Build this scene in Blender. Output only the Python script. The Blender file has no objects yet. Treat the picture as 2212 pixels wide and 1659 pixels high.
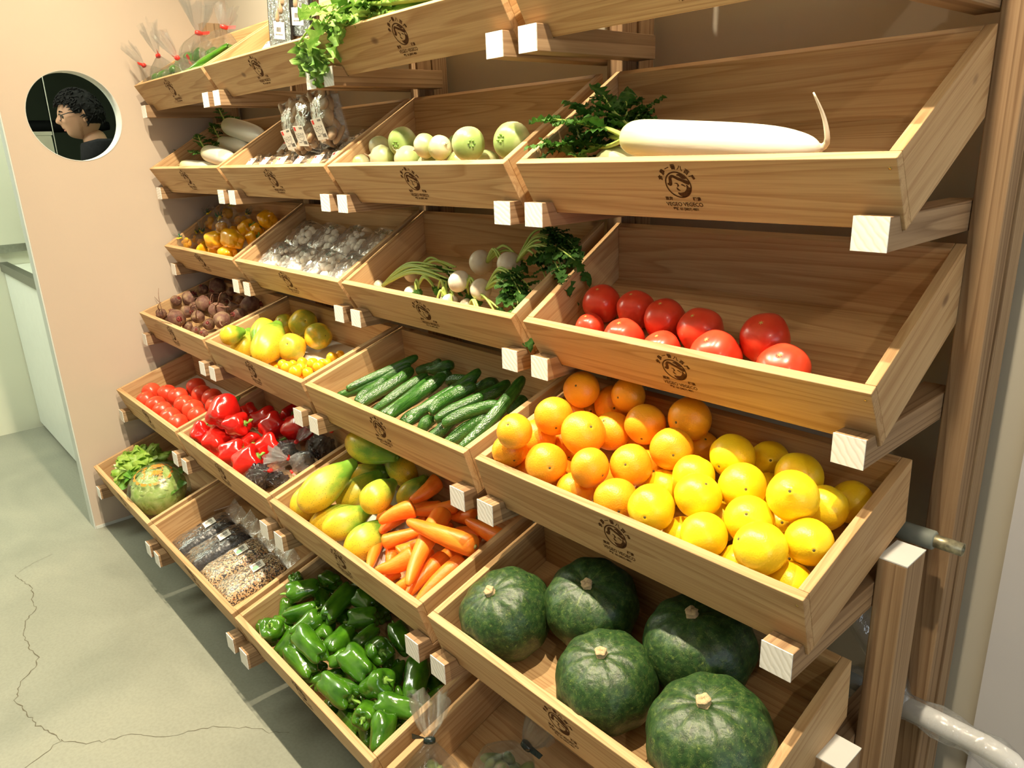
import bpy, math, random
from mathutils import Vector, Matrix, Euler, noise
PI = math.pi
random.seed(7)
scene = bpy.context.scene
COL = scene.collection

# ------------------------------------------------------------------ camera
cam_data = bpy.data.cameras.new('camera')
cam = bpy.data.objects.new('camera', cam_data); COL.objects.link(cam)
cam_data.sensor_fit = 'HORIZONTAL'; cam_data.sensor_width = 36.0
cam_data.lens = 1612.0 / 2212.0 * 36.0
cam_data.clip_start = 0.02
CAM = Vector((-0.0116, -1.3376, 1.5585 - 0.155))
def rz(a): return Matrix.Rotation(a, 3, 'Z')
def rx(a): return Matrix.Rotation(a, 3, 'X')
Rc = rz(math.radians(48.8678)) @ rx(math.radians(72.3789)) @ rz(math.radians(-2.22786))
cam.matrix_world = Matrix.Translation(CAM) @ Rc.to_4x4()
scene.camera = cam

# ------------------------------------------------------------------ world, light, exposure
scene.view_settings.view_transform = 'Standard'
scene.view_settings.look = 'None'
scene.view_settings.gamma = 1.0
scene.view_settings.use_curve_mapping = False
scene.view_settings.exposure = 0.0
world = bpy.data.worlds.new('world'); scene.world = world; world.use_nodes = True
world.node_tree.nodes['Background'].inputs[0].default_value = (0.75, 0.8, 0.7, 1)
world.node_tree.nodes['Background'].inputs[1].default_value = 0.012

def spot(name, loc, target, power, color, angle, blend, radius):
    l = bpy.data.lights.new(name, 'SPOT'); l.energy = power; l.color = color
    l.spot_size = math.radians(angle); l.spot_blend = blend; l.shadow_soft_size = radius
    o = bpy.data.objects.new(name, l); COL.objects.link(o); o.location = loc
    o.rotation_euler = (Vector(target) - Vector(loc)).to_track_quat('-Z', 'Y').to_euler()
    return o
def area(name, loc, rot, sx, sy, power, color):
    l = bpy.data.lights.new(name, 'AREA'); l.shape = 'RECTANGLE'; l.size = sx; l.size_y = sy
    l.energy = power; l.color = color
    o = bpy.data.objects.new(name, l); COL.objects.link(o); o.location = loc; o.rotation_euler = rot
    return o
WARM = (1.0, 0.84, 0.60)
for sx, tx, pw in ((-2.38, -2.5, 118), (-1.8, -1.85, 138), (-1.15, -1.2, 158), (-0.42, -0.65, 168)):
    spot('track_spotlight', (sx, -0.82, 2.70), (tx, -0.42, 0.75), pw, WARM, 118, 0.6, 0.018)
spot('track_spotlight', (1.1, -1.75, 2.45), (-0.6, -0.2, 1.0), 24, (1.0, 0.84, 0.62), 70, 0.6, 0.03)
area('overhead_ambient_fill', (-1.6, -2.6, 2.78), (0, 0, 0), 3.2, 1.4, 6, (1.0, 0.80, 0.55))  # ambient fill added overhead for the whole room, not a real ceiling panel
area('kitchen_panel_light', (-4.25, -1.9, 2.78), (0, 0, 0), 0.7, 1.4, 62, (0.97, 1.0, 0.82))
area('right_cool_fill', (2.9, -1.7, 1.55), (0, math.radians(90), 0), 1.5, 1.8, 24, (0.80, 0.90, 1.0))  # cool fill added to brighten right-facing crate sides; no window stands here
area('back_room_fill', (-4.0, -0.15, 2.75), (0, 0, 0), 0.5, 0.5, 14, (0.85, 1.0, 0.75))  # weak greenish fill added to lift the dark behind the round hole

# ------------------------------------------------------------------ helpers
def tag(o, label=None, cat=None, group=None, kind=None):
    if label: o['label'] = label
    if cat: o['category'] = cat
    if group: o['group'] = group
    if kind: o['kind'] = kind
    return o
class MB:
    def __init__(s): s.v = []; s.f = []
    def add(s, vs, fs):
        n = len(s.v); s.v += [tuple(v) for v in vs]; s.f += [tuple(i + n for i in f) for f in fs]; return s
    def box(s, x0, x1, y0, y1, z0, z1):
        return s.add([(x0,y0,z0),(x1,y0,z0),(x1,y1,z0),(x0,y1,z0),(x0,y0,z1),(x1,y0,z1),(x1,y1,z1),(x0,y1,z1)],
                     [(0,3,2,1),(4,5,6,7),(0,1,5,4),(1,2,6,5),(2,3,7,6),(3,0,4,7)])
    def prism_x(s, poly, x0, x1):          # poly of (y,z), extruded along x
        n = len(poly)
        vs = [(x0, p[0], p[1]) for p in poly] + [(x1, p[0], p[1]) for p in poly]
        fs = [tuple(range(n))[::-1], tuple(range(n, 2*n))]
        fs += [(i, (i+1) % n, (i+1) % n + n, i + n) for i in range(n)]
        return s.add(vs, fs)
    def lathe(s, prof, seg=24, fn=None, M=None):
        # prof of (r,z) from one pole to the other; fn(r,z,a,t)->(x,y,z)
        vs = []; fs = []; n = len(prof)
        for i, (r, z) in enumerate(prof):
            for k in range(seg):
                a = 2*PI*k/seg
                p = fn(r, z, a, i/(n-1)) if fn else (r*math.cos(a), r*math.sin(a), z)
                vs.append(M @ Vector(p) if M else p)
        for i in range(n-1):
            for k in range(seg):
                a = i*seg+k; b = i*seg+(k+1) % seg
                fs.append((a, b, b+seg, a+seg))
        fs.append(tuple(range(seg))[::-1]); fs.append(tuple((n-1)*seg+k for k in range(seg)))
        return s.add(vs, fs)
    def tube(s, pts, rad, seg=8):
        pts = [Vector(p) for p in pts]; n = len(pts); vs = []; fs = []
        up = Vector((0.31, 0.17, 0.93))
        for i, p in enumerate(pts):
            d = (pts[min(i+1, n-1)] - pts[max(i-1, 0)])
            if d.length < 1e-9: d = Vector((0, 0, 1))
            d.normalize(); u = d.cross(up)
            if u.length < 1e-3: u = d.cross(Vector((1, 0, 0)))
            u.normalize(); w = d.cross(u); r = rad[i] if isinstance(rad, (list, tuple)) else rad
            for k in range(seg):
                a = 2*PI*k/seg; vs.append(p + (u*math.cos(a) + w*math.sin(a))*r)
        for i in range(n-1):
            for k in range(seg):
                a = i*seg+k; b = i*seg+(k+1) % seg; fs.append((a, b, b+seg, a+seg))
        fs.append(tuple(range(seg))[::-1]); fs.append(tuple((n-1)*seg+k for k in range(seg)))
        return s.add(vs, fs)
    def grid(s, nu, nv, fn):
        vs = [fn(i/nu, j/nv) for i in range(nu+1) for j in range(nv+1)]
        fs = [(i*(nv+1)+j, i*(nv+1)+j+1, (i+1)*(nv+1)+j+1, (i+1)*(nv+1)+j) for i in range(nu) for j in range(nv)]
        return s.add(vs, fs)
    def mesh(s, name, smooth=True):
        m = bpy.data.meshes.new(name); m.from_pydata(s.v, [], s.f); m.update()
        if smooth:
            m.polygons.foreach_set('use_smooth', [True]*len(m.polygons))
        return m
MESHVAR = {}
def obj(name, mesh, mat=None, parent=None, M=None, smooth=True):
    if isinstance(mesh, MB): mesh = mesh.mesh(name, smooth)
    if mat is not None:
        if len(mesh.materials) == 0: mesh.materials.append(mat)
        elif mesh.materials[0] != mat:
            key = (mesh.name, mat.name)
            if key not in MESHVAR:
                m2 = mesh.copy(); m2.materials.clear(); m2.materials.append(mat); MESHVAR[key] = m2
            mesh = MESHVAR[key]
    o = bpy.data.objects.new(name, mesh); COL.objects.link(o)
    if M is not None: o.matrix_world = M
    if parent: o.parent = parent
    if M is not None: o.matrix_basis = M
    return o
def empty(name, M=None):
    o = bpy.data.objects.new(name, None); COL.objects.link(o); o.empty_display_size = 0.05
    if M is not None: o.matrix_world = M
    return o
def bevel(o, w=0.0015, seg=2):
    b = o.modifiers.new('bevel', 'BEVEL'); b.width = w; b.segments = seg; b.limit_method = 'ANGLE'; b.angle_limit = math.radians(40)
    return o
def crom(pts, n):                            # smooth sampling of a polyline of tuples
    pts = [tuple(p) for p in pts]; P = [pts[0]] + pts + [pts[-1]]; out = []; m = len(pts)-1
    for i in range(n+1):
        t = i/n*m; k = min(int(t), m-1); f = t-k
        a, b, c, d = P[k], P[k+1], P[k+2], P[k+3]
        out.append(tuple(0.5*((2*b[j]) + (c[j]-a[j])*f + (2*a[j]-5*b[j]+4*c[j]-d[j])*f*f + (3*b[j]-a[j]-3*c[j]+d[j])*f**3) for j in range(len(b))))
    return out
def clampr(pr): return [(max(r, 0.0005), z) for r, z in pr]

# ------------------------------------------------------------------ materials
def newmat(name):
    m = bpy.data.materials.new(name); m.use_nodes = True
    nt = m.node_tree; bs = nt.nodes['Principled BSDF']
    return m, nt, nt.nodes, nt.links, bs
def setb(bs, col=None, rough=None, spec=None, metal=None, coat=None, sss=None):
    if col is not None: bs.inputs['Base Color'].default_value = (*col, 1)
    if rough is not None: bs.inputs['Roughness'].default_value = rough
    if spec is not None: bs.inputs['Specular IOR Level'].default_value = spec
    if metal is not None: bs.inputs['Metallic'].default_value = metal
    if coat is not None: bs.inputs['Coat Weight'].default_value = coat; bs.inputs['Coat Roughness'].default_value = 0.12
    if sss: bs.inputs['Subsurface Weight'].default_value = sss[0]; bs.inputs['Subsurface Radius'].default_value = sss[1]; bs.inputs['Subsurface Scale'].default_value = sss[2]
def N(ns, t, **kw):
    n = ns.new(t)
    for k, v in kw.items():
        if k in ('operation', 'blend_type', 'data_type', 'feature', 'wave_type', 'bands_direction', 'vector_type', 'noise_dimensions', 'distance'): setattr(n, k, v)
        else: n.inputs[k.replace('_', ' ')].default_value = v
    return n
def ramp(ns, stops):
    r = ns.new('ShaderNodeValToRGB'); e = r.color_ramp.elements
    while len(e) < len(stops): e.new(0.5)
    for el, (p, c) in zip(e, stops): el.position = p; el.color = (*c, 1)
    return r
def coords(ns, ln, scale=(1, 1, 1), rnd=True, kind='Object'):
    tc = ns.new('ShaderNodeTexCoord'); out = tc.outputs[kind]
    if rnd:
        oi = ns.new('ShaderNodeObjectInfo'); mu = ns.new('ShaderNodeVectorMath'); mu.operation = 'SCALE'
        mu.inputs[0].default_value = (7.3, 3.1, 5.7); ln.new(oi.outputs['Random'], mu.inputs['Scale'])
        ad = ns.new('ShaderNodeVectorMath'); ad.operation = 'ADD'; ln.new(out, ad.inputs[0]); ln.new(mu.outputs[0], ad.inputs[1]); out = ad.outputs[0]
    mp = ns.new('ShaderNodeMapping'); mp.inputs['Scale'].default_value = scale; ln.new(out, mp.inputs['Vector'])
    return mp.outputs[0]
def bump(ns, ln, bs, height, strength, dist=0.002):
    b = ns.new('ShaderNodeBump'); b.inputs['Strength'].default_value = strength; b.inputs['Distance'].default_value = dist
    ln.new(height, b.inputs['Height']); ln.new(b.outputs[0], bs.inputs['Normal'])
def plain(name, col, rough=0.5, spec=0.5, var=0.06, vscale=20, bstr=0.0, bscale=60, metal=0, coat=0, sss=None):
    m, nt, ns, ln, bs = newmat(name); setb(bs, col, rough, spec, metal, coat, sss)
    v = coords(ns, ln)
    nz = N(ns, 'ShaderNodeTexNoise', Scale=vscale, Detail=4.0); ln.new(v, nz.inputs['Vector'])
    r = ramp(ns, [(0.3, tuple(c*(1-var) for c in col)), (0.7, tuple(min(1, c*(1+var)) for c in col))])
    ln.new(nz.outputs[0], r.inputs[0]); ln.new(r.outputs[0], bs.inputs['Base Color'])
    if bstr:
        n2 = N(ns, 'ShaderNodeTexNoise', Scale=bscale, Detail=3.0); ln.new(v, n2.inputs['Vector']); bump(ns, ln, bs, n2.outputs[0], bstr)
    return m
def wood(name, axis, light, dark, pink, rings=15.0, rough=0.62, gain=1.0, al=0.7):
    m, nt, ns, ln, bs = newmat(name); setb(bs, None, rough, 0.25)
    ac = 13.0
    sc = [ac, ac, ac]; sc[axis] = al
    v = coords(ns, ln, tuple(sc))
    nz = N(ns, 'ShaderNodeTexNoise', Scale=1.0, Detail=1.5, Roughness=0.4, Distortion=0.25); ln.new(v, nz.inputs['Vector'])
    mu = N(ns, 'ShaderNodeMath', operation='MULTIPLY'); mu.inputs[1].default_value = rings; ln.new(nz.outputs[0], mu.inputs[0])
    fr = N(ns, 'ShaderNodeMath', operation='FRACT'); ln.new(mu.outputs[0], fr.inputs[0])
    rr = ramp(ns, [(0.0, (0.08,)*3), (0.5, (0.22,)*3), (0.9, (0.95,)*3), (1.0, (0.08,)*3)]); ln.new(fr.outputs[0], rr.inputs[0])
    sc2 = [420, 420, 420]; sc2[axis] = 9
    v2 = coords(ns, ln, tuple(sc2)); n2 = N(ns, 'ShaderNodeTexNoise', Scale=1.0, Detail=2.0); ln.new(v2, n2.inputs['Vector'])
    sc3 = [7, 7, 7]; sc3[axis] = 1.5
    v3 = coords(ns, ln, tuple(sc3)); n3 = N(ns, 'ShaderNodeTexNoise', Scale=1.0, Detail=2.0); ln.new(v3, n3.inputs['Vector'])
    c1 = ramp(ns, [(0.0, light), (1.0, dark)])
    ln.new(rr.outputs[0], c1.inputs[0])
    mp = ns.new('ShaderNodeMix'); mp.data_type = 'RGBA'; mp.blend_type = 'MIX'
    r3 = ramp(ns, [(0.35, (0,)*3), (0.7, (0.75,)*3)]); ln.new(n3.outputs[0], r3.inputs[0])
    ln.new(r3.outputs[0], mp.inputs[0]); ln.new(c1.outputs[0], mp.inputs[6])
    mx = ns.new('ShaderNodeMix'); mx.data_type = 'RGBA'; mx.blend_type = 'MULTIPLY'; mx.inputs[0].default_value = 1
    ln.new(c1.outputs[0], mx.inputs[6]); mx.inputs[7].default_value = (*pink, 1)
    ln.new(mx.outputs[2], mp.inputs[7])
    # fibres
    mf = ns.new('ShaderNodeMix'); mf.data_type = 'RGBA'; mf.blend_type = 'MULTIPLY'; mf.inputs[0].default_value = 1
    rf = ramp(ns, [(0.3, (0.86, 0.83, 0.8)), (0.6, (1, 1, 1))]); ln.new(n2.outputs[0], rf.inputs[0])
    ln.new(mp.outputs[2], mf.inputs[6]); ln.new(rf.outputs[0], mf.inputs[7])
    # per board tone
    oi = ns.new('ShaderNodeObjectInfo'); ro = ramp(ns, [(0.0, (0.86*gain, 0.82*gain, 0.78*gain)), (0.5, (gain, gain, gain)), (1.0, (min(1, 1.0*gain), 0.95*gain, 0.86*gain))]); ln.new(oi.outputs['Random'], ro.inputs[0])
    mo = ns.new('ShaderNodeMix'); mo.data_type = 'RGBA'; mo.blend_type = 'MULTIPLY'; mo.inputs[0].default_value = 1
    ln.new(mf.outputs[2], mo.inputs[6]); ln.new(ro.outputs[0], mo.inputs[7])
    # knots
    sk = [7, 7, 7]; sk[axis] = 4
    vk = coords(ns, ln, tuple(sk)); vo = N(ns, 'ShaderNodeTexVoronoi', Scale=0.9); ln.new(vk, vo.inputs['Vector'])
    rk = ramp(ns, [(0.0, (1,)*3), (0.03, (0.75,)*3), (0.06, (0,)*3)]); ln.new(vo.outputs['Distance'], rk.inputs[0])
    mk = ns.new('ShaderNodeMix'); mk.data_type = 'RGBA'; mk.blend_type = 'MIX'
    ln.new(rk.outputs[0], mk.inputs[0]); ln.new(mo.outputs[2], mk.inputs[6]); mk.inputs[7].default_value = (0.17, 0.09, 0.045, 1)
    ln.new(mk.outputs[2], bs.inputs['Base Color'])
    bump(ns, ln, bs, n2.outputs[0], 0.12, 0.001)
    return m
LW, DW, PK = (0.615, 0.43, 0.232), (0.465, 0.288, 0.137), (0.95, 0.85, 0.74)
W = [wood('cedar_board_%s' % 'xyz'[i], i, LW, DW, PK) for i in range(3)]
PW = [wood('cedar_post_%s' % 'xyz'[i], i, (0.44, 0.305, 0.18), (0.25, 0.155, 0.085), (0.92, 0.86, 0.80), rings=20, al=0.3) for i in range(3)]
def white_end():
    m, nt, ns, ln, bs = newmat('white_painted_end_grain'); setb(bs, (0.86, 0.84, 0.78), 0.55, 0.3)
    v = coords(ns, ln, (1, 1, 1))
    w = ns.new('ShaderNodeTexWave'); w.wave_type = 'RINGS'; w.rings_direction = 'Y'; w.inputs['Scale'].default_value = 34; w.inputs['Distortion'].default_value = 3; w.inputs['Detail'].default_value = 1; w.inputs['Detail Scale'].default_value = 1.5
    ln.new(v, w.inputs['Vector'])
    r = ramp(ns, [(0.0, (0.74, 0.71, 0.64)), (0.35, (0.88, 0.86, 0.81))]); ln.new(w.outputs[0], r.inputs[0]); ln.new(r.outputs[0], bs.inputs['Base Color'])
    bump(ns, ln, bs, w.outputs[0], 0.35, 0.0006)
    return m
M_end = white_end()
M_white = plain('white_paint', (0.84, 0.84, 0.80), 0.5, 0.4, 0.02)
M_burn = plain('burned_brown_mark', (0.085, 0.035, 0.012), 0.8, 0.1, 0.35, 300)
def film(name, tint=(0.95, 0.97, 1.0), base=0.045, bscale=60, bstr=1.0, milk=0.0):
    m, nt, ns, ln, bs = newmat(name); ns.remove(bs); out = [n for n in ns if n.type == 'OUTPUT_MATERIAL'][0]
    tr = ns.new('ShaderNodeBsdfTransparent'); tr.inputs[0].default_value = (0.97, 0.98, 0.98, 1)
    gl = ns.new('ShaderNodeBsdfGlossy'); gl.inputs['Roughness'].default_value = 0.09; gl.inputs[0].default_value = (*tint, 1)
    v = coords(ns, ln); nz = N(ns, 'ShaderNodeTexNoise', Scale=bscale, Detail=3.0, Distortion=1.2); ln.new(v, nz.inputs['Vector'])
    b = ns.new('ShaderNodeBump'); b.inputs['Strength'].default_value = bstr; b.inputs['Distance'].default_value = 0.004
    ln.new(nz.outputs[0], b.inputs['Height']); ln.new(b.outputs[0], gl.inputs['Normal'])
    lw = ns.new('ShaderNodeLayerWeight'); lw.inputs[0].default_value = 0.12; ln.new(b.outputs[0], lw.inputs['Normal'])
    mr = ns.new('ShaderNodeMapRange'); mr.inputs['To Min'].default_value = base; mr.inputs['To Max'].default_value = 0.75
    ln.new(lw.outputs['Fresnel'], mr.inputs['Value'])
    mi = ns.new('ShaderNodeMixShader'); ln.new(mr.outputs[0], mi.inputs[0]); ln.new(tr.outputs[0], mi.inputs[1]); ln.new(gl.outputs[0], mi.inputs[2])
    last = mi
    if milk:
        df = ns.new('ShaderNodeBsdfDiffuse'); df.inputs[0].default_value = (0.85, 0.87, 0.88, 1)
        m2 = ns.new('ShaderNodeMixShader'); m2.inputs[0].default_value = milk; ln.new(mi.outputs[0], m2.inputs[1]); ln.new(df.outputs[0], m2.inputs[2]); last = m2
    ln.new(last.outputs[0], out.inputs[0])
    return m
M_film = film('clear_plastic_film', milk=0.012)
M_filmw = film('thin_milky_wrap', base=0.02, milk=0.10, bstr=0.5)
M_film2 = film('milky_plastic_film', base=0.10, milk=0.12)
def fruit(name, stops, rough=0.35, spec=0.5, nscale=3.0, speck=None, bscale=0, bstr=0.0, coat=0, sss=None, bumpk='noise', bdist=0.0015, axis_mix=0.0, rnd=True):
    """colour from noise mixed with the height along the fruit (Generated z)"""
    m, nt, ns, ln, bs = newmat(name); setb(bs, None, rough, spec, 0, coat, sss)
    v = coords(ns, ln, kind='Generated', rnd=rnd)
    nz = N(ns, 'ShaderNodeTexNoise', Scale=nscale, Detail=3.0); ln.new(v, nz.inputs['Vector'])
    src = nz.outputs[0]
    if axis_mix:
        tc = ns.new('ShaderNodeTexCoord'); sp = ns.new('ShaderNodeSeparateXYZ'); ln.new(tc.outputs['Generated'], sp.inputs[0])
        mm = ns.new('ShaderNodeMix'); mm.data_type = 'FLOAT'; mm.inputs[0].default_value = axis_mix
        ln.new(src, mm.inputs[2]); ln.new(sp.outputs[2], mm.inputs[3]); src = mm.outputs[0]
    r = ramp(ns, stops); ln.new(src, r.inputs[0]); col = r.outputs[0]
    if speck:
        sc, th, sccol = speck
        vo = N(ns, 'ShaderNodeTexVoronoi', Scale=sc); ln.new(v, vo.inputs['Vector'])
        rs = ramp(ns, [(0.0, (1,)*3), (th*0.7, (0.8,)*3), (th, (0,)*3)]); ln.new(vo.outputs['Distance'], rs.inputs[0])
        mk = ns.new('ShaderNodeMix'); mk.data_type = 'RGBA'; ln.new(rs.outputs[0], mk.inputs[0]); ln.new(col, mk.inputs[6]); mk.inputs[7].default_value = (*sccol, 1); col = mk.outputs[2]
    ln.new(col, bs.inputs['Base Color'])
    if bscale:
        t = N(ns, 'ShaderNodeTexVoronoi' if bumpk == 'voronoi' else 'ShaderNodeTexNoise', Scale=bscale); ln.new(v, t.inputs['Vector'])
        bump(ns, ln, bs, t.outputs[0], bstr, bdist)
    return m
M_tomato = fruit('ripe_tomato_skin', [(0.3, (0.70, 0.040, 0.014)), (0.7, (0.84, 0.085, 0.035))], 0.30, 0.5, 2.0, coat=0.15)
M_orange = fruit('orange_peel', [(0.3, (0.93, 0.36, 0.012)), (0.7, (0.98, 0.45, 0.02))], 0.36, 0.5, 2.0, bscale=28, bstr=0.35)
M_lemon = fruit('yellow_citrus_peel', [(0.3, (0.98, 0.62, 0.010)), (0.7, (1.0, 0.74, 0.02))], 0.34, 0.5, 2.0, bscale=26, bstr=0.22)
M_kumq = fruit('kumquat_peel', [(0.3, (0.96, 0.42, 0.012)), (0.7, (1.0, 0.52, 0.02))], 0.28, 0.5, 2.0, bscale=14, bstr=0.15)
M_scar = plain('dry_stem_scar', (0.16, 0.13, 0.05), 0.8, 0.2, 0.3, 300)
M_cuc = fruit('cucumber_skin', [(0.30, (0.016, 0.075, 0.010)), (0.50, (0.030, 0.12, 0.014)), (0.72, (0.060, 0.18, 0.022))], 0.25, 0.6, 5.0, speck=(38, 0.10, (0.35, 0.42, 0.2)), bscale=22, bstr=0.45, bumpk='voronoi', bdist=0.002)
M_papaya = fruit('papaya_skin', [(0.0, (0.80, 0.47, 0.02)), (0.38, (0.76, 0.53, 0.03)), (0.50, (0.50, 0.52, 0.05)), (0.64, (0.16, 0.33, 0.03))], 0.34, 0.5, 3.0, speck=(24, 0.24, (0.20, 0.20, 0.03)), bscale=9, bstr=0.15, axis_mix=0.55)
M_papb = fruit('ripe_papaya_skin', [(0.25, (0.80, 0.42, 0.015)), (0.48, (0.88, 0.56, 0.03)), (0.66, (0.42, 0.42, 0.04))], 0.36, 0.5, 3.0, speck=(22, 0.2, (0.2, 0.18, 0.03)), bscale=9, bstr=0.15, axis_mix=0.3)
M_carrot = fruit('carrot_skin', [(0.3, (0.90, 0.19, 0.012)), (0.7, (0.97, 0.30, 0.03))], 0.38, 0.45, 4.0, speck=(15, 0.05, (0.95, 0.55, 0.22)), bscale=12, bstr=0.35)
M_crown = plain('carrot_crown', (0.35, 0.30, 0.10), 0.8, 0.2, 0.3, 200)
M_red = fruit('red_pepper_skin', [(0.3, (0.50, 0.006, 0.006)), (0.7, (0.68, 0.018, 0.010))], 0.16, 0.6, 2.0, coat=0.5)
M_yel = fruit('yellow_pepper_skin', [(0.3, (0.93, 0.42, 0.005)), (0.7, (1.0, 0.56, 0.01))], 0.2, 0.6, 2.0, coat=0.4)
M_grn = fruit('green_pepper_skin', [(0.25, (0.018, 0.085, 0.005)), (0.7, (0.070, 0.215, 0.009))], 0.15, 0.6, 2.5, bscale=5, bstr=0.25, coat=0.6, bdist=0.004)
M_pstem = plain('pale_green_stem', (0.20, 0.38, 0.06), 0.5, 0.4, 0.2, 60)
M_beet = fruit('earthy_beet_skin', [(0.25, (0.07, 0.038, 0.028)), (0.45, (0.16, 0.075, 0.055)), (0.6, (0.22, 0.14, 0.085)), (0.75, (0.32, 0.22, 0.12))], 0.62, 0.3, 3.0, bscale=16, bstr=0.6, speck=(14, 0.07, (0.05, 0.02, 0.015)))
M_beetcut = plain('cut_beet_crown', (0.20, 0.035, 0.03), 0.5, 0.4, 0.4, 120)
M_root = plain('thin_root', (0.22, 0.12, 0.08), 0.75, 0.2, 0.3, 80)
M_turnip = fruit('turnip_skin', [(0.3, (0.68, 0.58, 0.42)), (0.7, (0.76, 0.70, 0.56))], 0.34, 0.5, 3.0, bscale=6, bstr=0.15)
M_gturnip = fruit('green_shouldered_turnip_skin', [(0.15, (0.66, 0.61, 0.42)), (0.45, (0.56, 0.57, 0.29)), (0.72, (0.30, 0.42, 0.12))], 0.38, 0.5, 3.0, bscale=7, bstr=0.2, axis_mix=0.6)
M_daikon = fruit('daikon_skin', [(0.12, (0.64, 0.66, 0.30)), (0.32, (0.76, 0.74, 0.60)), (0.7, (0.78, 0.76, 0.66))], 0.33, 0.5, 3.0, bscale=7, bstr=0.2, axis_mix=0.75, sss=(0.15, (0.01, 0.008, 0.005), 0.5))
def leafmat(name, a, b, rough=0.5):
    m, nt, ns, ln, bs = newmat(name); setb(bs, None, rough, 0.35)
    v = coords(ns, ln); nz = N(ns, 'ShaderNodeTexNoise', Scale=45, Detail=3.0); ln.new(v, nz.inputs['Vector'])
    r = ramp(ns, [(0.3, a), (0.7, b)]); ln.new(nz.outputs[0], r.inputs[0]); ln.new(r.outputs[0], bs.inputs['Base Color'])
    out = [n for n in ns if n.type == 'OUTPUT_MATERIAL'][0]
    tl = ns.new('ShaderNodeBsdfTranslucent'); ln.new(r.outputs[0], tl.inputs[0])
    mi = ns.new('ShaderNodeMixShader'); mi.inputs[0].default_value = 0.25; ln.new(bs.outputs[0], mi.inputs[1]); ln.new(tl.outputs[0], mi.inputs[2]); ln.new(mi.outputs[0], out.inputs[0])
    bump(ns, ln, bs, nz.outputs[0], 0.5, 0.003)
    return m
M_leaf = leafmat('radish_leaf', (0.025, 0.10, 0.012), (0.08, 0.22, 0.025))
M_celery = leafmat('celery_leaf', (0.10, 0.27, 0.03), (0.28, 0.46, 0.10))
M_lettuce = leafmat('lettuce_leaf', (0.20, 0.40, 0.03), (0.45, 0.60, 0.13), 0.4)
M_lettd = leafmat('outer_lettuce_leaf', (0.06, 0.24, 0.02), (0.20, 0.42, 0.05), 0.4)
M_cabbage = leafmat('cabbage_leaf', (0.30, 0.48, 0.08), (0.55, 0.66, 0.24), 0.35)
M_stalk = plain('pale_green_stalk', (0.42, 0.56, 0.13), 0.4, 0.4, 0.25, 30)
M_celst = plain('celery_stalk', (0.36, 0.55, 0.10), 0.35, 0.4, 0.2, 40)
M_rib = plain('whitish_leaf_rib', (0.70, 0.72, 0.48), 0.4, 0.4, 0.1, 40)
def kabo_mat():
    m, nt, ns, ln, bs = newmat('kabocha_rind'); setb(bs, None, 0.42, 0.5)
    v = coords(ns, ln)
    n1 = N(ns, 'ShaderNodeTexNoise', Scale=9, Detail=4.0); ln.new(v, n1.inputs['Vector'])
    r = ramp(ns, [(0.3, (0.010, 0.030, 0.008)), (0.55, (0.022, 0.062, 0.014)), (0.75, (0.055, 0.105, 0.022))]); ln.new(n1.outputs[0], r.inputs[0])
    tc = ns.new('ShaderNodeTexCoord'); sp = ns.new('ShaderNodeSeparateXYZ'); ln.new(tc.outputs['Object'], sp.inputs[0])
    at = N(ns, 'ShaderNodeMath', operation='ARCTAN2'); ln.new(sp.outputs[1], at.inputs[0]); ln.new(sp.outputs[0], at.inputs[1])
    cb = ns.new('ShaderNodeCombineXYZ'); ln.new(at.outputs[0], cb.inputs[0]); 
    zz = N(ns, 'ShaderNodeMath', operation='MULTIPLY'); zz.inputs[1].default_value = 1.6; ln.new(sp.outputs[2], zz.inputs[0]); ln.new(zz.outputs[0], cb.inputs[1])
    oi = ns.new('ShaderNodeObjectInfo'); ln.new(oi.outputs['Random'], cb.inputs[2])
    n2 = N(ns, 'ShaderNodeTexNoise', Scale=8.5, Detail=4.0, Roughness=0.7); ln.new(cb.outputs[0], n2.inputs['Vector'])
    r2 = ramp(ns, [(0.58, (0,)*3), (0.70, (0.75,)*3)]); ln.new(n2.outputs[0], r2.inputs[0])
    mk = ns.new('ShaderNodeMix'); mk.data_type = 'RGBA'; ln.new(r2.outputs[0], mk.inputs[0]); ln.new(r.outputs[0], mk.inputs[6]); mk.inputs[7].default_value = (0.13, 0.19, 0.035, 1)
    vo = N(ns, 'ShaderNodeTexVoronoi', Scale=115); ln.new(v, vo.inputs['Vector'])
    n4 = N(ns, 'ShaderNodeTexNoise', Scale=11); ln.new(v, n4.inputs['Vector'])
    th = N(ns, 'ShaderNodeMath', operation='MULTIPLY'); th.inputs[1].default_value = 0.34; ln.new(n4.outputs[0], th.inputs[0])
    lt = N(ns, 'ShaderNodeMath', operation='LESS_THAN'); ln.new(vo.outputs['Distance'], lt.inputs[0]); ln.new(th.outputs[0], lt.inputs[1])
    gt = N(ns, 'ShaderNodeMath', operation='GREATER_THAN'); ln.new(n4.outputs[0], gt.inputs[0]); gt.inputs[1].default_value = 0.5
    mm = N(ns, 'ShaderNodeMath', operation='MULTIPLY'); ln.new(lt.outputs[0], mm.inputs[0]); ln.new(gt.outputs[0], mm.inputs[1])
    m2 = ns.new('ShaderNodeMix'); m2.data_type = 'RGBA'; ln.new(mm.outputs[0], m2.inputs[0]); ln.new(mk.outputs[2], m2.inputs[6]); m2.inputs[7].default_value = (0.40, 0.42, 0.13, 1)
    ln.new(m2.outputs[2], bs.inputs['Base Color']); bump(ns, ln, bs, n1.outputs[0], 0.35, 0.004)
    return m
M_kabo = kabo_mat()
M_cork = plain('corky_pumpkin_stem', (0.66, 0.49, 0.28), 0.8, 0.2, 0.3, 90, 0.8, 120)
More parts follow.
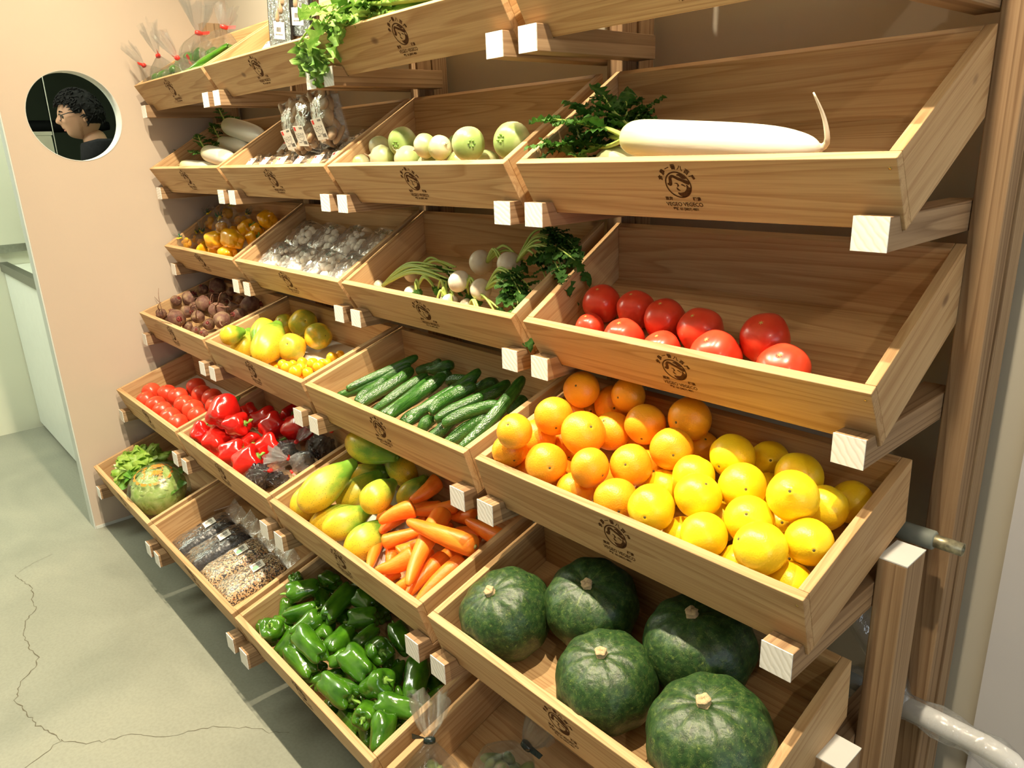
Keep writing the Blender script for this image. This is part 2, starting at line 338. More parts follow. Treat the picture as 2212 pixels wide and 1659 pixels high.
# ------------------------------------------------------------------ layout measured in metres
ZO = 0.155
XA = (-3.1263, -2.438, -1.746, -1.0507)
XB = (-2.4611, -1.7652, -1.0852, -0.3892)
CY = (-0.4038, -0.4014, -0.3971, -0.5327, -0.6679, -0.8026)
CZ = tuple(z-ZO for z in (1.8226, 1.5298, 1.2389, 0.9965, 0.714, 0.4303))
TILT = (0.532, 0.299); SIDE = (0.3185, 0.326); BACKCUT = (0.515, 0.24); HH = 0.103
XL = (-3.1226, -2.4215, -1.7318, -1.0424)
XR = (-2.5095, -1.8191, -1.129, -0.4382)
def grp(r): return 0 if r < 4 else 1
def frame(r, c):
    T = TILT[grp(r)]; y, z = CY[r-1], CZ[r-1]
    O = Vector((XA[c-1], y+math.sin(T)*HH, z-math.cos(T)*HH))
    M = Matrix(((1, 0, 0), (0, math.cos(T), -math.sin(T)), (0, math.sin(T), math.cos(T)))).to_4x4()
    return Matrix.Translation(O) @ M

# ------------------------------------------------------------------ the setting
def wallpaint(name, col, rough=0.75):
    return plain(name, col, rough, 0.2, 0.015, 3, 0.05, 180)
M_wback = wallpaint('back_wall_cream_paint', (0.50, 0.465, 0.385))
M_wgrey = wallpaint('right_wall_grey_paint', (0.58, 0.57, 0.58))
M_part = wallpaint('partition_paint', (0.535, 0.445, 0.355))
M_edge = wallpaint('partition_edge_grey', (0.60, 0.64, 0.60))
M_kit = wallpaint('kitchen_wall_paint', (0.82, 0.84, 0.68))
M_ceil = wallpaint('ceiling_paint', (0.72, 0.70, 0.64))
def concrete():
    m, nt, ns, ln, bs = newmat('sealed_grey_green_concrete'); setb(bs, None, 0.42, 0.4)
    v = coords(ns, ln, (1, 1, 1), rnd=False)
    n1 = N(ns, 'ShaderNodeTexNoise', Scale=2.2, Detail=6.0, Roughness=0.6, Distortion=0.6); ln.new(v, n1.inputs['Vector'])
    r = ramp(ns, [(0.3, (0.21, 0.222, 0.18)), (0.55, (0.265, 0.275, 0.222)), (0.75, (0.31, 0.315, 0.25))]); ln.new(n1.outputs[0], r.inputs[0])
    n2 = N(ns, 'ShaderNodeTexNoise', Scale=120, Detail=3.0); ln.new(v, n2.inputs['Vector'])
    r2 = ramp(ns, [(0.35, (0.93,)*3), (0.6, (1.03,)*3)]); ln.new(n2.outputs[0], r2.inputs[0])
    mx = ns.new('ShaderNodeMix'); mx.data_type = 'RGBA'; mx.blend_type = 'MULTIPLY'; mx.inputs[0].default_value = 1
    ln.new(r.outputs[0], mx.inputs[6]); ln.new(r2.outputs[0], mx.inputs[7])
    ln.new(mx.outputs[2], bs.inputs['Base Color'])
    rr = ramp(ns, [(0.3, (0.3,)*3), (0.7, (0.52,)*3)]); ln.new(n1.outputs[0], rr.inputs[0]); ln.new(rr.outputs[0], bs.inputs['Roughness'])
    bump(ns, ln, bs, n2.outputs[0], 0.1, 0.001)
    return m
M_floor = concrete()
def struct(name, mb, mat, smooth=False, parent=None):
    o = obj(name, mb, mat, parent, smooth=smooth); 
    if not parent: o['kind'] = 'structure'
    return o
RX0, RX1, RY0, RY1, RH = -7.2, 3.0, -5.2, 1.6, 2.85
struct('floor', MB().box(RX0, RX1, RY0, RY1, -0.06, 0), M_floor)
struct('ceiling', MB().box(RX0, RX1, RY0, RY1, RH, RH+0.06), M_ceil)
struct('wall_back', MB().box(-3.165, -0.30, 0.0, 0.10, 0, RH), M_wback)
struct('wall_right_of_rack', MB().box(-0.30, RX1, -0.008, 0.10, 0, RH), M_wgrey)
struct('wall_front', MB().box(RX0, RX1, RY0-0.1, RY0, 0, RH), M_wgrey)
struct('wall_right', MB().box(RX1, RX1+0.1, RY0, RY1, 0, RH), M_wgrey)
# round hole partition on the left
def holed(x, flip, cy=-0.608, cz=1.565, rad=0.152, y0=-0.833, y1=0.10, z1=RH, n=64):
    vs = [(x, cy+rad*math.cos(2*PI*k/n), cz+rad*math.sin(2*PI*k/n)) for k in range(n)]
    outer = []
    for k in range(n):
        a = 2*PI*k/n; dy, dz = math.cos(a), math.sin(a)
        ts = []
        if dy > 1e-6: ts.append((y1-cy)/dy)
        if dy < -1e-6: ts.append((y0-cy)/dy)
        if dz > 1e-6: ts.append((z1-cz)/dz)
        if dz < -1e-6: ts.append((0-cz)/dz)
        t = min(ts); outer.append((x, cy+dy*t, cz+dz*t))
    return vs, outer
PX0, PX1 = -3.235, -3.167
mb = MB(); n = 64
ia, oa = holed(PX1, False); ib, ob = holed(PX0, True)
mb.add(ia+oa+ib+ob, [])
for k in range(n):
    j = (k+1) % n
    mb.f += [(k, k+n, j+n, j), (k+2*n, j+2*n, j+3*n, k+3*n), (k, j, j+2*n, k+2*n)]
# corner fills
def corner(mb, x, pts):
    mb.add([(x, *p) for p in pts], [tuple(range(len(pts)))])
for x, ring in ((PX1, oa), (PX0, ob)):
    for (cy_, cz_) in ((0.10, RH), (-0.833, RH), (-0.833, 0), (0.10, 0)):
        best = None
        for k in range(n):
            a, b = ring[k], ring[(k+1) % n]
            on = lambda p, q: abs(p-q) < 1e-5
            if not ((on(a[1], b[1]) and (on(a[1], 0.10) or on(a[1], -0.833))) or (on(a[2], b[2]) and (on(a[2], 0) or on(a[2], RH)))):
                if (a[1]-cy_)**2+(a[2]-cz_)**2 < 1.6 and (b[1]-cy_)**2 + (b[2]-cz_)**2 < 1.6 and ((on(a[1], cy_) or on(b[1], cy_)) and (on(a[2], cz_) or on(b[2], cz_))): best = (a, b)
        if best: mb.add([best[0], (x, cy_, cz_), best[1]], [(0, 1, 2)])
mb.box(PX0, PX1, -0.8335, -0.833, 0, RH)
struct('wall_left', mb, M_part)
struct('trim_1', MB().box(PX0, PX1, -0.838, -0.8338, 0, RH), M_edge)
struct('baseboard_left', MB().box(PX1, PX1+0.003, -0.833, 0.0, 0, 0.012), M_edge)
ringm = MB(); nr = 64
def rp(x, r, k): a = 2*PI*k/nr; return (x, -0.608+r*math.cos(a), 1.565+r*math.sin(a))
ringm.add([rp(PX1+0.001, .1515, k) for k in range(nr)]+[rp(PX0-0.001, .1515, k) for k in range(nr)]+[rp(PX1+0.001, .1535, k) for k in range(nr)], [])
for k in range(nr):
    j = (k+1) % nr; ringm.f += [(k, k+nr, j+nr, j), (k, j, j+2*nr, k+2*nr)]
struct('trim_2', ringm, M_edge, True)

# kitchen beyond the partition
struct('wall_kitchen', MB().box(-4.85, -4.75, RY0, -0.535, 0, RH), M_kit)
def tilemat():
    m, nt, ns, ln, bs = newmat('dark_green_wall_tile'); setb(bs, (0.05, 0.07, 0.045), 0.4, 0.4)
    v = coords(ns, ln, (1, 1, 1), rnd=False)
    sp = ns.new('ShaderNodeSeparateXYZ'); ln.new(v, sp.inputs[0])
    mu = N(ns, 'ShaderNodeMath', operation='MULTIPLY'); mu.inputs[1].default_value = 4.8; ln.new(sp.outputs[2], mu.inputs[0])
    fr = N(ns, 'ShaderNodeMath', operation='FRACT'); ln.new(mu.outputs[0], fr.inputs[0])
    lt = N(ns, 'ShaderNodeMath', operation='LESS_THAN'); lt.inputs[1].default_value = 0.06; ln.new(fr.outputs[0], lt.inputs[0])
    mk = ns.new('ShaderNodeMix'); mk.data_type = 'RGBA'; ln.new(lt.outputs[0], mk.inputs[0]); mk.inputs[6].default_value = (0.24, 0.30, 0.19, 1); mk.inputs[7].default_value = (0.60, 0.68, 0.48, 1)
    ln.new(mk.outputs[2], bs.inputs['Base Color'])
    return m
struct('wall_kitchen_back', MB().box(RX0, -3.235, 0.62, 0.72, 0, RH), tilemat())
struct('wall_kitchen_end', MB().box(RX0-0.1, RX0, RY0, RY1, 0, RH), plain('dark_green_grey_wall', (0.16, 0.19, 0.14), 0.7, 0.2, 0.1, 3))
struct('trim_3', MB().box(-5.35, -5.29, 0.56, 0.62, 0, RH), plain('black_window_post', (0.012, 0.012, 0.012), 0.5, 0.3))
M_steel = plain('brushed_steel', (0.42, 0.43, 0.38), 0.28, 0.5, 0.1, 60, metal=1.0)
M_dsteel = plain('dark_steel_edge', (0.10, 0.11, 0.09), 0.3, 0.5, 0.1, 60, metal=0.9)
cnt = empty('kitchen_counter', Matrix.Translation((-3.99, -0.63, 0)))
tag(cnt, 'white panelled kitchen counter with a steel rimmed top left of the partition', 'counter')
def local(mb, off): return MB().add([(x-off[0], y-off[1], z-off[2]) for x, y, z in mb.v], mb.f)
co = (-3.99, -0.63, 0)
bevel(obj('front_panel', local(MB().box(-4.745, -3.24, -0.73, -0.71, 0.03, 0.877), co), plain('white_counter_panel', (0.80, 0.86, 0.82), 0.3, 0.5, 0.02), cnt, smooth=False))
obj('counter_top', local(MB().box(-4.745, -3.24, -0.705, -0.56, 0.86, 0.905), co), plain('pale_counter_top', (0.62, 0.66, 0.56), 0.35, 0.5, 0.05), cnt, smooth=False)
bevel(obj('front_rim', local(MB().box(-4.745, -3.24, -0.742, -0.705, 0.878, 0.925), co), M_dsteel, cnt, smooth=False))
bevel(obj('back_rim', local(MB().box(-4.745, -3.24, -0.56, -0.535, 0.87, 0.925), co), M_dsteel, cnt, smooth=False))
obj('side_splash', local(MB().box(-4.748, -4.735, -0.74, -0.54, 0.972, 1.012), co), M_steel, cnt, smooth=False)
obj('kick_board', local(MB().box(-4.745, -3.24, -0.70, -0.69, 0.0, 0.03), co), M_dsteel, cnt, smooth=False)

I4_ = Matrix.Identity(4)
# things glimpsed through the round window
M_green_white = plain('greenish_white_enamel', (0.80, 0.86, 0.74), 0.4)
wb = bevel(obj('storage_box', MB().box(-0.08, 0.08, -0.08, 0.08, 0, 0.60), M_green_white, None, Matrix.Translation((-3.985, -0.625, 0.9265)), smooth=False), 0.004)
obj('lid_edge', MB().box(-0.083, 0.083, -0.083, 0.083, 0.60, 0.615), M_green_white, wb, I4_, smooth=False)
tag(wb, 'white box standing on the kitchen counter, seen low in the round hole', 'box')
hood = MB(); hood.lathe(clampr([(0, -0.5), (0.035, -0.5), (0.048, -0.42), (0.052, 0), (0.048, 0.42), (0.035, 0.5), (0, 0.5)]), 20)
hp = obj('black_pendant_lamp', hood, plain('matte_black_metal', (0.012, 0.012, 0.014), 0.7, 0.3), None, Matrix.Translation((-6.3, -0.05, 1.66)) @ Matrix.Rotation(PI/2, 4, 'X'))
hp.scale = (0.8, 0.8, 0.75)
tag(hp, 'long matte black tube lamp hanging level behind the man', 'lamp')
wire = MB(); wire.tube([(0, 0, -1.16), (0, 0.015, 0), (0, 0, 1.0)], 0.0018, 6)
cw = obj('suspension_cable', wire, plain('pale_cable', (0.85, 0.85, 0.75), 0.6), None, Matrix.Translation((-4.2, -0.487, 1.85)))
tag(cw, 'thin pale vertical cable left of the man, seen through the round hole', 'cable')
hb = MB(); hb.tube([(0, 0, 0), (0, 0, 1.19)], 0.002, 6)
obj('hanger', hb, plain('black_wire', (0.01, 0.01, 0.01), 0.5), hp, Matrix.Rotation(-PI/2, 4, 'X'))

# floor cracks (thin dark fissures in the concrete)
def crack(name, pts, w, seed):
    rnd = random.Random(seed); P = []
    for i in range(len(pts)-1):
        a, b = Vector(pts[i]), Vector(pts[i+1]); k = max(2, int((b-a).length/0.012))
        for j in range(k):
            p = a.lerp(b, j/k); P.append((p.x+rnd.uniform(-.004, .004), p.y+rnd.uniform(-.004, .004)))
    P.append(pts[-1]); mb = MB(); vs = []; fs = []
    for i, p in enumerate(P):
        q = Vector(P[min(i+1, len(P)-1)])-Vector(P[max(i-1, 0)]); nn = Vector((-q.y, q.x)); nn.normalize(); ww = w*(0.4+0.9*rnd.random())
        vs += [(p[0]-nn.x*ww, p[1]-nn.y*ww, 0.0006), (p[0]+nn.x*ww, p[1]+nn.y*ww, 0.0006)]
    fs = [(2*i, 2*i+1, 2*i+3, 2*i+2) for i in range(len(P)-1)]
    mb.add(vs, fs); o = obj(name, mb, plain('dark_crack', (0.13, 0.12, 0.085), 0.9, 0.1), smooth=False)
    o['kind'] = 'structure'; return o
CR = [([(-2.995, -1.144), (-2.915, -1.128), (-2.848, -1.116), (-2.745, -1.132), (-2.694, -1.131), (-2.638, -1.172), (-2.563, -1.189), (-2.47, -1.192), (-2.397, -1.181), (-2.345, -1.198), (-2.303, -1.241), (-2.225, -1.266), (-2.123, -1.25), (-2.075, -1.244), (-1.995, -1.213), (-1.966, -1.21)], 0.0013), ([(-1.966, -1.21), (-1.908, -1.16), (-1.885, -1.129), (-1.86, -1.068), (-1.82, -1.034), (-1.784, -1.004), (-1.766, -0.959), (-1.737, -0.905), (-1.694, -0.865), (-1.652, -0.824), (-1.616, -0.807), (-1.577, -0.77)], 0.0008), ([(-1.966, -1.21), (-1.945, -1.251), (-1.926, -1.295)], 0.0008), ([(-2.995, -1.144), (-3.044, -1.081), (-3.067, -1.01)], 0.0004)]
for i, (pp, w) in enumerate(CR): crack('trim_%d' % (4+i), pp, w, i)

# ------------------------------------------------------------------ the display rack
rack = empty('display_rack', Matrix.Translation((-1.76, -0.1, 0)))
tag(rack, 'timber wall rack of posts and white tipped arms carrying the produce crates', 'rack')
ro = (-1.76, -0.1, 0)
M_arm = PW[1]
postx = [(-3.166, -3.1236), (-2.4635, -2.4225), (-1.7731, -1.7328), (-1.083, -1.0434), (-0.3922, -0.3502)]
for x0, x1 in postx:
    bevel(obj('post', local(MB().box(x0, x1, -0.118, -0.073, 0, 1.90), ro), PW[2], rack, smooth=False), 0.002)
    bevel(obj('wall_batten', local(MB().box(max(-3.166, x0-0.004), x1+0.004, -0.0725, -0.025, 0, 1.90), ro), PW[2], rack, smooth=False), 0.002)
    for (ya, yb, zt) in ((-0.300, -0.232, 0.806), (-0.446, -0.384, 0.538), (-0.60, -0.538, 0.262)):
        sp_ = bevel(obj('short_post', local(MB().box(x0, x1, ya, yb, 0, zt-0.002), ro), PW[2], rack, smooth=False), 0.002)
        cp = obj('painted_top', local(MB().box(x0, x1, ya, yb, zt-0.002, zt), ro), M_white, sp_, smooth=False)
def arm_profile(g):
    T = TILT[g]; H = HH
    ya, za = (0.013, -0.0688) if g == 0 else (-0.0043, -0.0806)
    hb = 0.0431
    e = 0.0012
    c = (math.sin(T)*H, -math.cos(T)*H)                 # crate's front lower corner
    # front notch face follows the crate's front panel down to the corner, then the crate's underside up
    s = (za-c[1])/math.cos(T); top1 = (c[0]-math.sin(T)*s - e, za)
    top2 = (c[0]+(za-c[1])/math.tan(T)+e, za)
    return [(ya, za-hb), (ya, za)], top1, (c[0]-e*0.2, c[1]-e), top2, ya, za, hb
for r in range(1, 7):
    g = grp(r); (p0, p1), t1, cc, t2, ya, za, hb = arm_profile(g)
    Y, Z = CY[r-1], CZ[r-1]; yb = -0.0735-Y
    poly = [p0, p1, t1, cc, t2, (yb, za), (yb, za-hb)]
    poly = [(p[0]+Y, p[1]+Z) for p in poly]
    poly = poly[::-1]
    for c in range(4):
        for x0 in (XL[c], XR[c]):
            a = obj('arm', local(MB().prism_x(poly, x0, x0+0.045), ro), M_arm, rack, smooth=False); bevel(a, 0.0012)
            b = obj('painted_end', local(MB().box(x0, x0+0.045, Y+ya-0.0018, Y+ya-0.0001, Z+za-hb, Z+za), ro), M_end, a, smooth=False)

# ------------------------------------------------------------------ burned mark
def text_mesh(body, size, bold=0.0, align='CENTER'):
    cu = bpy.data.curves.new('txt', 'FONT'); cu.body = body; cu.size = size; cu.align_x = align; cu.align_y = 'CENTER'; cu.offset = bold; cu.resolution_u = 3
    o = bpy.data.objects.new('txt', cu); COL.objects.link(o); dg = bpy.context.evaluated_depsgraph_get(); dg.update()
    me = bpy.data.meshes.new_from_object(o.evaluated_get(dg)); bpy.data.objects.remove(o); bpy.data.curves.remove(cu)
    return [tuple(v.co) for v in me.vertices], [tuple(p.vertices) for p in me.polygons]
def place(mb, vf, x, y, rot=0.0, sx=1.0):
    c, s = math.cos(rot), math.sin(rot)
    mb.add([(x+(vx*sx)*c-vy*s, y+(vx*sx)*s+vy*c, 0.0) for vx, vy, _ in vf[0]], vf[1])
def disc_ring(mb, cx, cy, r0, r1, a0=0, a1=2*PI, n=48):
    vs = []
    for k in range(n+1):
        a = a0+(a1-a0)*k/n; vs += [(cx+r0(a)*math.cos(a), cy+r0(a)*math.sin(a), 0), (cx+r1(a)*math.cos(a), cy+r1(a)*math.sin(a), 0)]
    mb.add(vs, [(2*k, 2*k+1, 2*k+3, 2*k+2) for k in range(n)])
def stroke(mb, pts, ws):
    P = crom([(*p, w) for p, w in zip(pts, ws)], 8*(len(pts)-1)); vs = []
    for i, p in enumerate(P):
        q = Vector(P[min(i+1, len(P)-1)][:2])-Vector(P[max(i-1, 0)][:2]); nn = Vector((-q.y, q.x)); nn.normalize()
        vs += [(p[0]-nn.x*p[2], p[1]-nn.y*p[2], 0), (p[0]+nn.x*p[2], p[1]+nn.y*p[2], 0)]
    mb.add(vs, [(2*i, 2*i+1, 2*i+3, 2*i+2) for i in range(len(P)-1)])
lg = MB(); cx, cy = 0.0, 0.0585
disc_ring(lg, cx, cy, lambda a: 0.0208, lambda a: 0.0232)
mm = 0.001
def S(pts, ws): stroke(lg, [(cx+p[0]*mm, cy+p[1]*mm) for p in pts], [w*mm for w in ws])
S([(-19, 2), (-14.5, 1), (-12.5, 5), (-11, 12), (-6, 15), (2, 11), (9, 8), (15, 5), (20.5, 3)], [1.5, 2.9, 3.0, 2.5, 2.4, 2.6, 2.7, 3.3, 3.2])
S([(2, 17), (7, 17), (12, 13), (17, 11)], [0.7, 2.2, 2.6, 0.6])
S([(-6, 3), (-2, 2.5), (-0.5, -1), (-3, -3)], [0.4, 1.1, 1.5, 0.5]); S([(-4, -4.5), (-3, -8), (1, -10)], [1.0, 1.5, 0.4])
S([(5, 0.5), (8, 0), (12, -3)], [0.5, 1.3, 0.8])
S([(-5, -14), (1, -17), (9, -15.5), (14.5, -9), (15.5, -3), (14.5, 0)], [0.8, 3.6, 3.9, 3.0, 1.8, 1.0])
S([(19, -4), (18, -10), (13, -16)], [0.8, 1.4, 0.5])
for k, ch in enumerate('食農一番八百屋'):
    a = math.radians(156 - k*22); place(lg, text_mesh(ch, 0.0092, 0.00035), cx+0.0305*math.cos(a), cy+0.0305*math.sin(a), a-PI/2)
place(lg, text_mesh('東京', 0.0072, 0.00025), -0.0250, 0.0335); place(lg, text_mesh('根津', 0.0072, 0.00025), 0.0255, 0.0335)
place(lg, text_mesh('VEGEO VEGECO', 0.0098, 0.0002), 0.0, 0.0235, 0, 0.93)
place(lg, text_mesh('電話 03 (3827) 4831', 0.0058, 0.0002), 0.0, 0.0150, 0, 0.95)
logo_mesh = lg.mesh('burned_mark', False)

# ------------------------------------------------------------------ crates
CONT = {(1,1): 'bagged green peppers', (1,2): 'packed mushrooms', (1,3): 'leafy celery', (1,4): None,
 (2,1): 'four short daikon radishes', (2,2): 'oyster mushroom packs', (2,3): 'round green turnips', (2,4): 'long daikon radishes',
 (3,1): 'yellow peppers', (3,2): 'bagged white mushrooms', (3,3): 'leafy white turnips', (3,4): 'ten large red tomatoes',
 (4,1): 'dark beets', (4,2): 'papayas and kumquats', (4,3): 'cucumbers', (4,4): 'oranges and yellow citrus',
 (5,1): 'small red tomatoes', (5,2): 'red peppers', (5,3): 'papayas and carrots', (5,4): 'five green pumpkins',
 (6,1): 'lettuce and cabbage', (6,2): 'four grain pouches', (6,3): 'green bell peppers', (6,4): 'tied bags beneath the pumpkins'}
def board(parent, name, vs8, mat):
    mb = MB().add(vs8, [(0,3,2,1),(4,5,6,7),(0,1,5,4),(1,2,6,5),(2,3,7,6),(3,0,4,7)])
    return bevel(obj(name, mb, mat, parent, smooth=False), 0.0012)
M_screw = plain('brass_screw', (0.55, 0.38, 0.14), 0.35, 0.5, 0.1, 50, metal=1.0)
def make_crate(r, c):
    g = grp(r); Wd = XB[c-1]-XA[c-1]; F = frame(r, c); t = 0.0155; bt = 0.011
    root = empty('produce_crate', F)
    lab = CONT[(r, c)]
    tag(root, ('open pale cedar crate holding the ' + lab) if lab else 'pale cedar crate cut off by the top edge, over the long daikon', 'crate', 'cedar produce crates on the rack')
    k = math.tan(BACKCUT[g]); L = SIDE[g]
    def bk(n_): return L-(HH-n_)*k                       # rear face v at height n
    fp = board(root, 'front_panel', [(0,0,0),(Wd,0,0),(Wd,t,0),(0,t,0),(0,0,HH),(Wd,0,HH),(Wd,t,HH),(0,t,HH)], W[0])
    board(root, 'back_panel', [(t,bk(0)-t,0),(Wd-t,bk(0)-t,0),(Wd-t,bk(0),0),(t,bk(0),0),(t,bk(HH)-t,HH),(Wd-t,bk(HH)-t,HH),(Wd-t,bk(HH),HH),(t,bk(HH),HH)], W[0])
    e = 0.0002
    for x0, x1 in ((0, t-e), (Wd-t+e, Wd)):
        board(root, 'side_panel', [(x0,t+e,0),(x1,t+e,0),(x1,bk(0),0),(x0,bk(0),0),(x0,t+e,HH),(x1,t+e,HH),(x1,bk(HH),HH),(x0,bk(HH),HH)], W[1])
    b2 = bk(bt)-t-e
    board(root, 'bottom_panel', [(t+e,t+e,0),(Wd-t-e,t+e,0),(Wd-t-e,bk(0)-t-e,0),(t+e,bk(0)-t-e,0),(t+e,t+e,bt),(Wd-t-e,t+e,bt),(Wd-t-e,b2,bt),(t+e,b2,bt)], W[0])
    off = {1: 0.0, 2: 0.0, 3: 0.01, 4: 0.015}[c]
    lo = obj('burned_mark', logo_mesh, M_burn, fp, Matrix.Translation((Wd*0.5-0.005+off, -0.0003, 0.004)) @ Matrix.Rotation(PI/2, 4, 'X'))
    if c == 4:
        for q in (0.012, HH-0.014):
            sc = MB(); sc.lathe(clampr([(0, 0), (0.0022, 0), (0.0022, 0.0006), (0, 0.0009)]), 10)
            obj('screw', sc, M_screw, fp, Matrix.Translation((Wd-0.009, 0.0002, q)) @ Matrix.Rotation(PI/2, 4, 'X'))
    return root
for r in range(1, 7):
    for c in range(1, 5): make_crate(r, c)
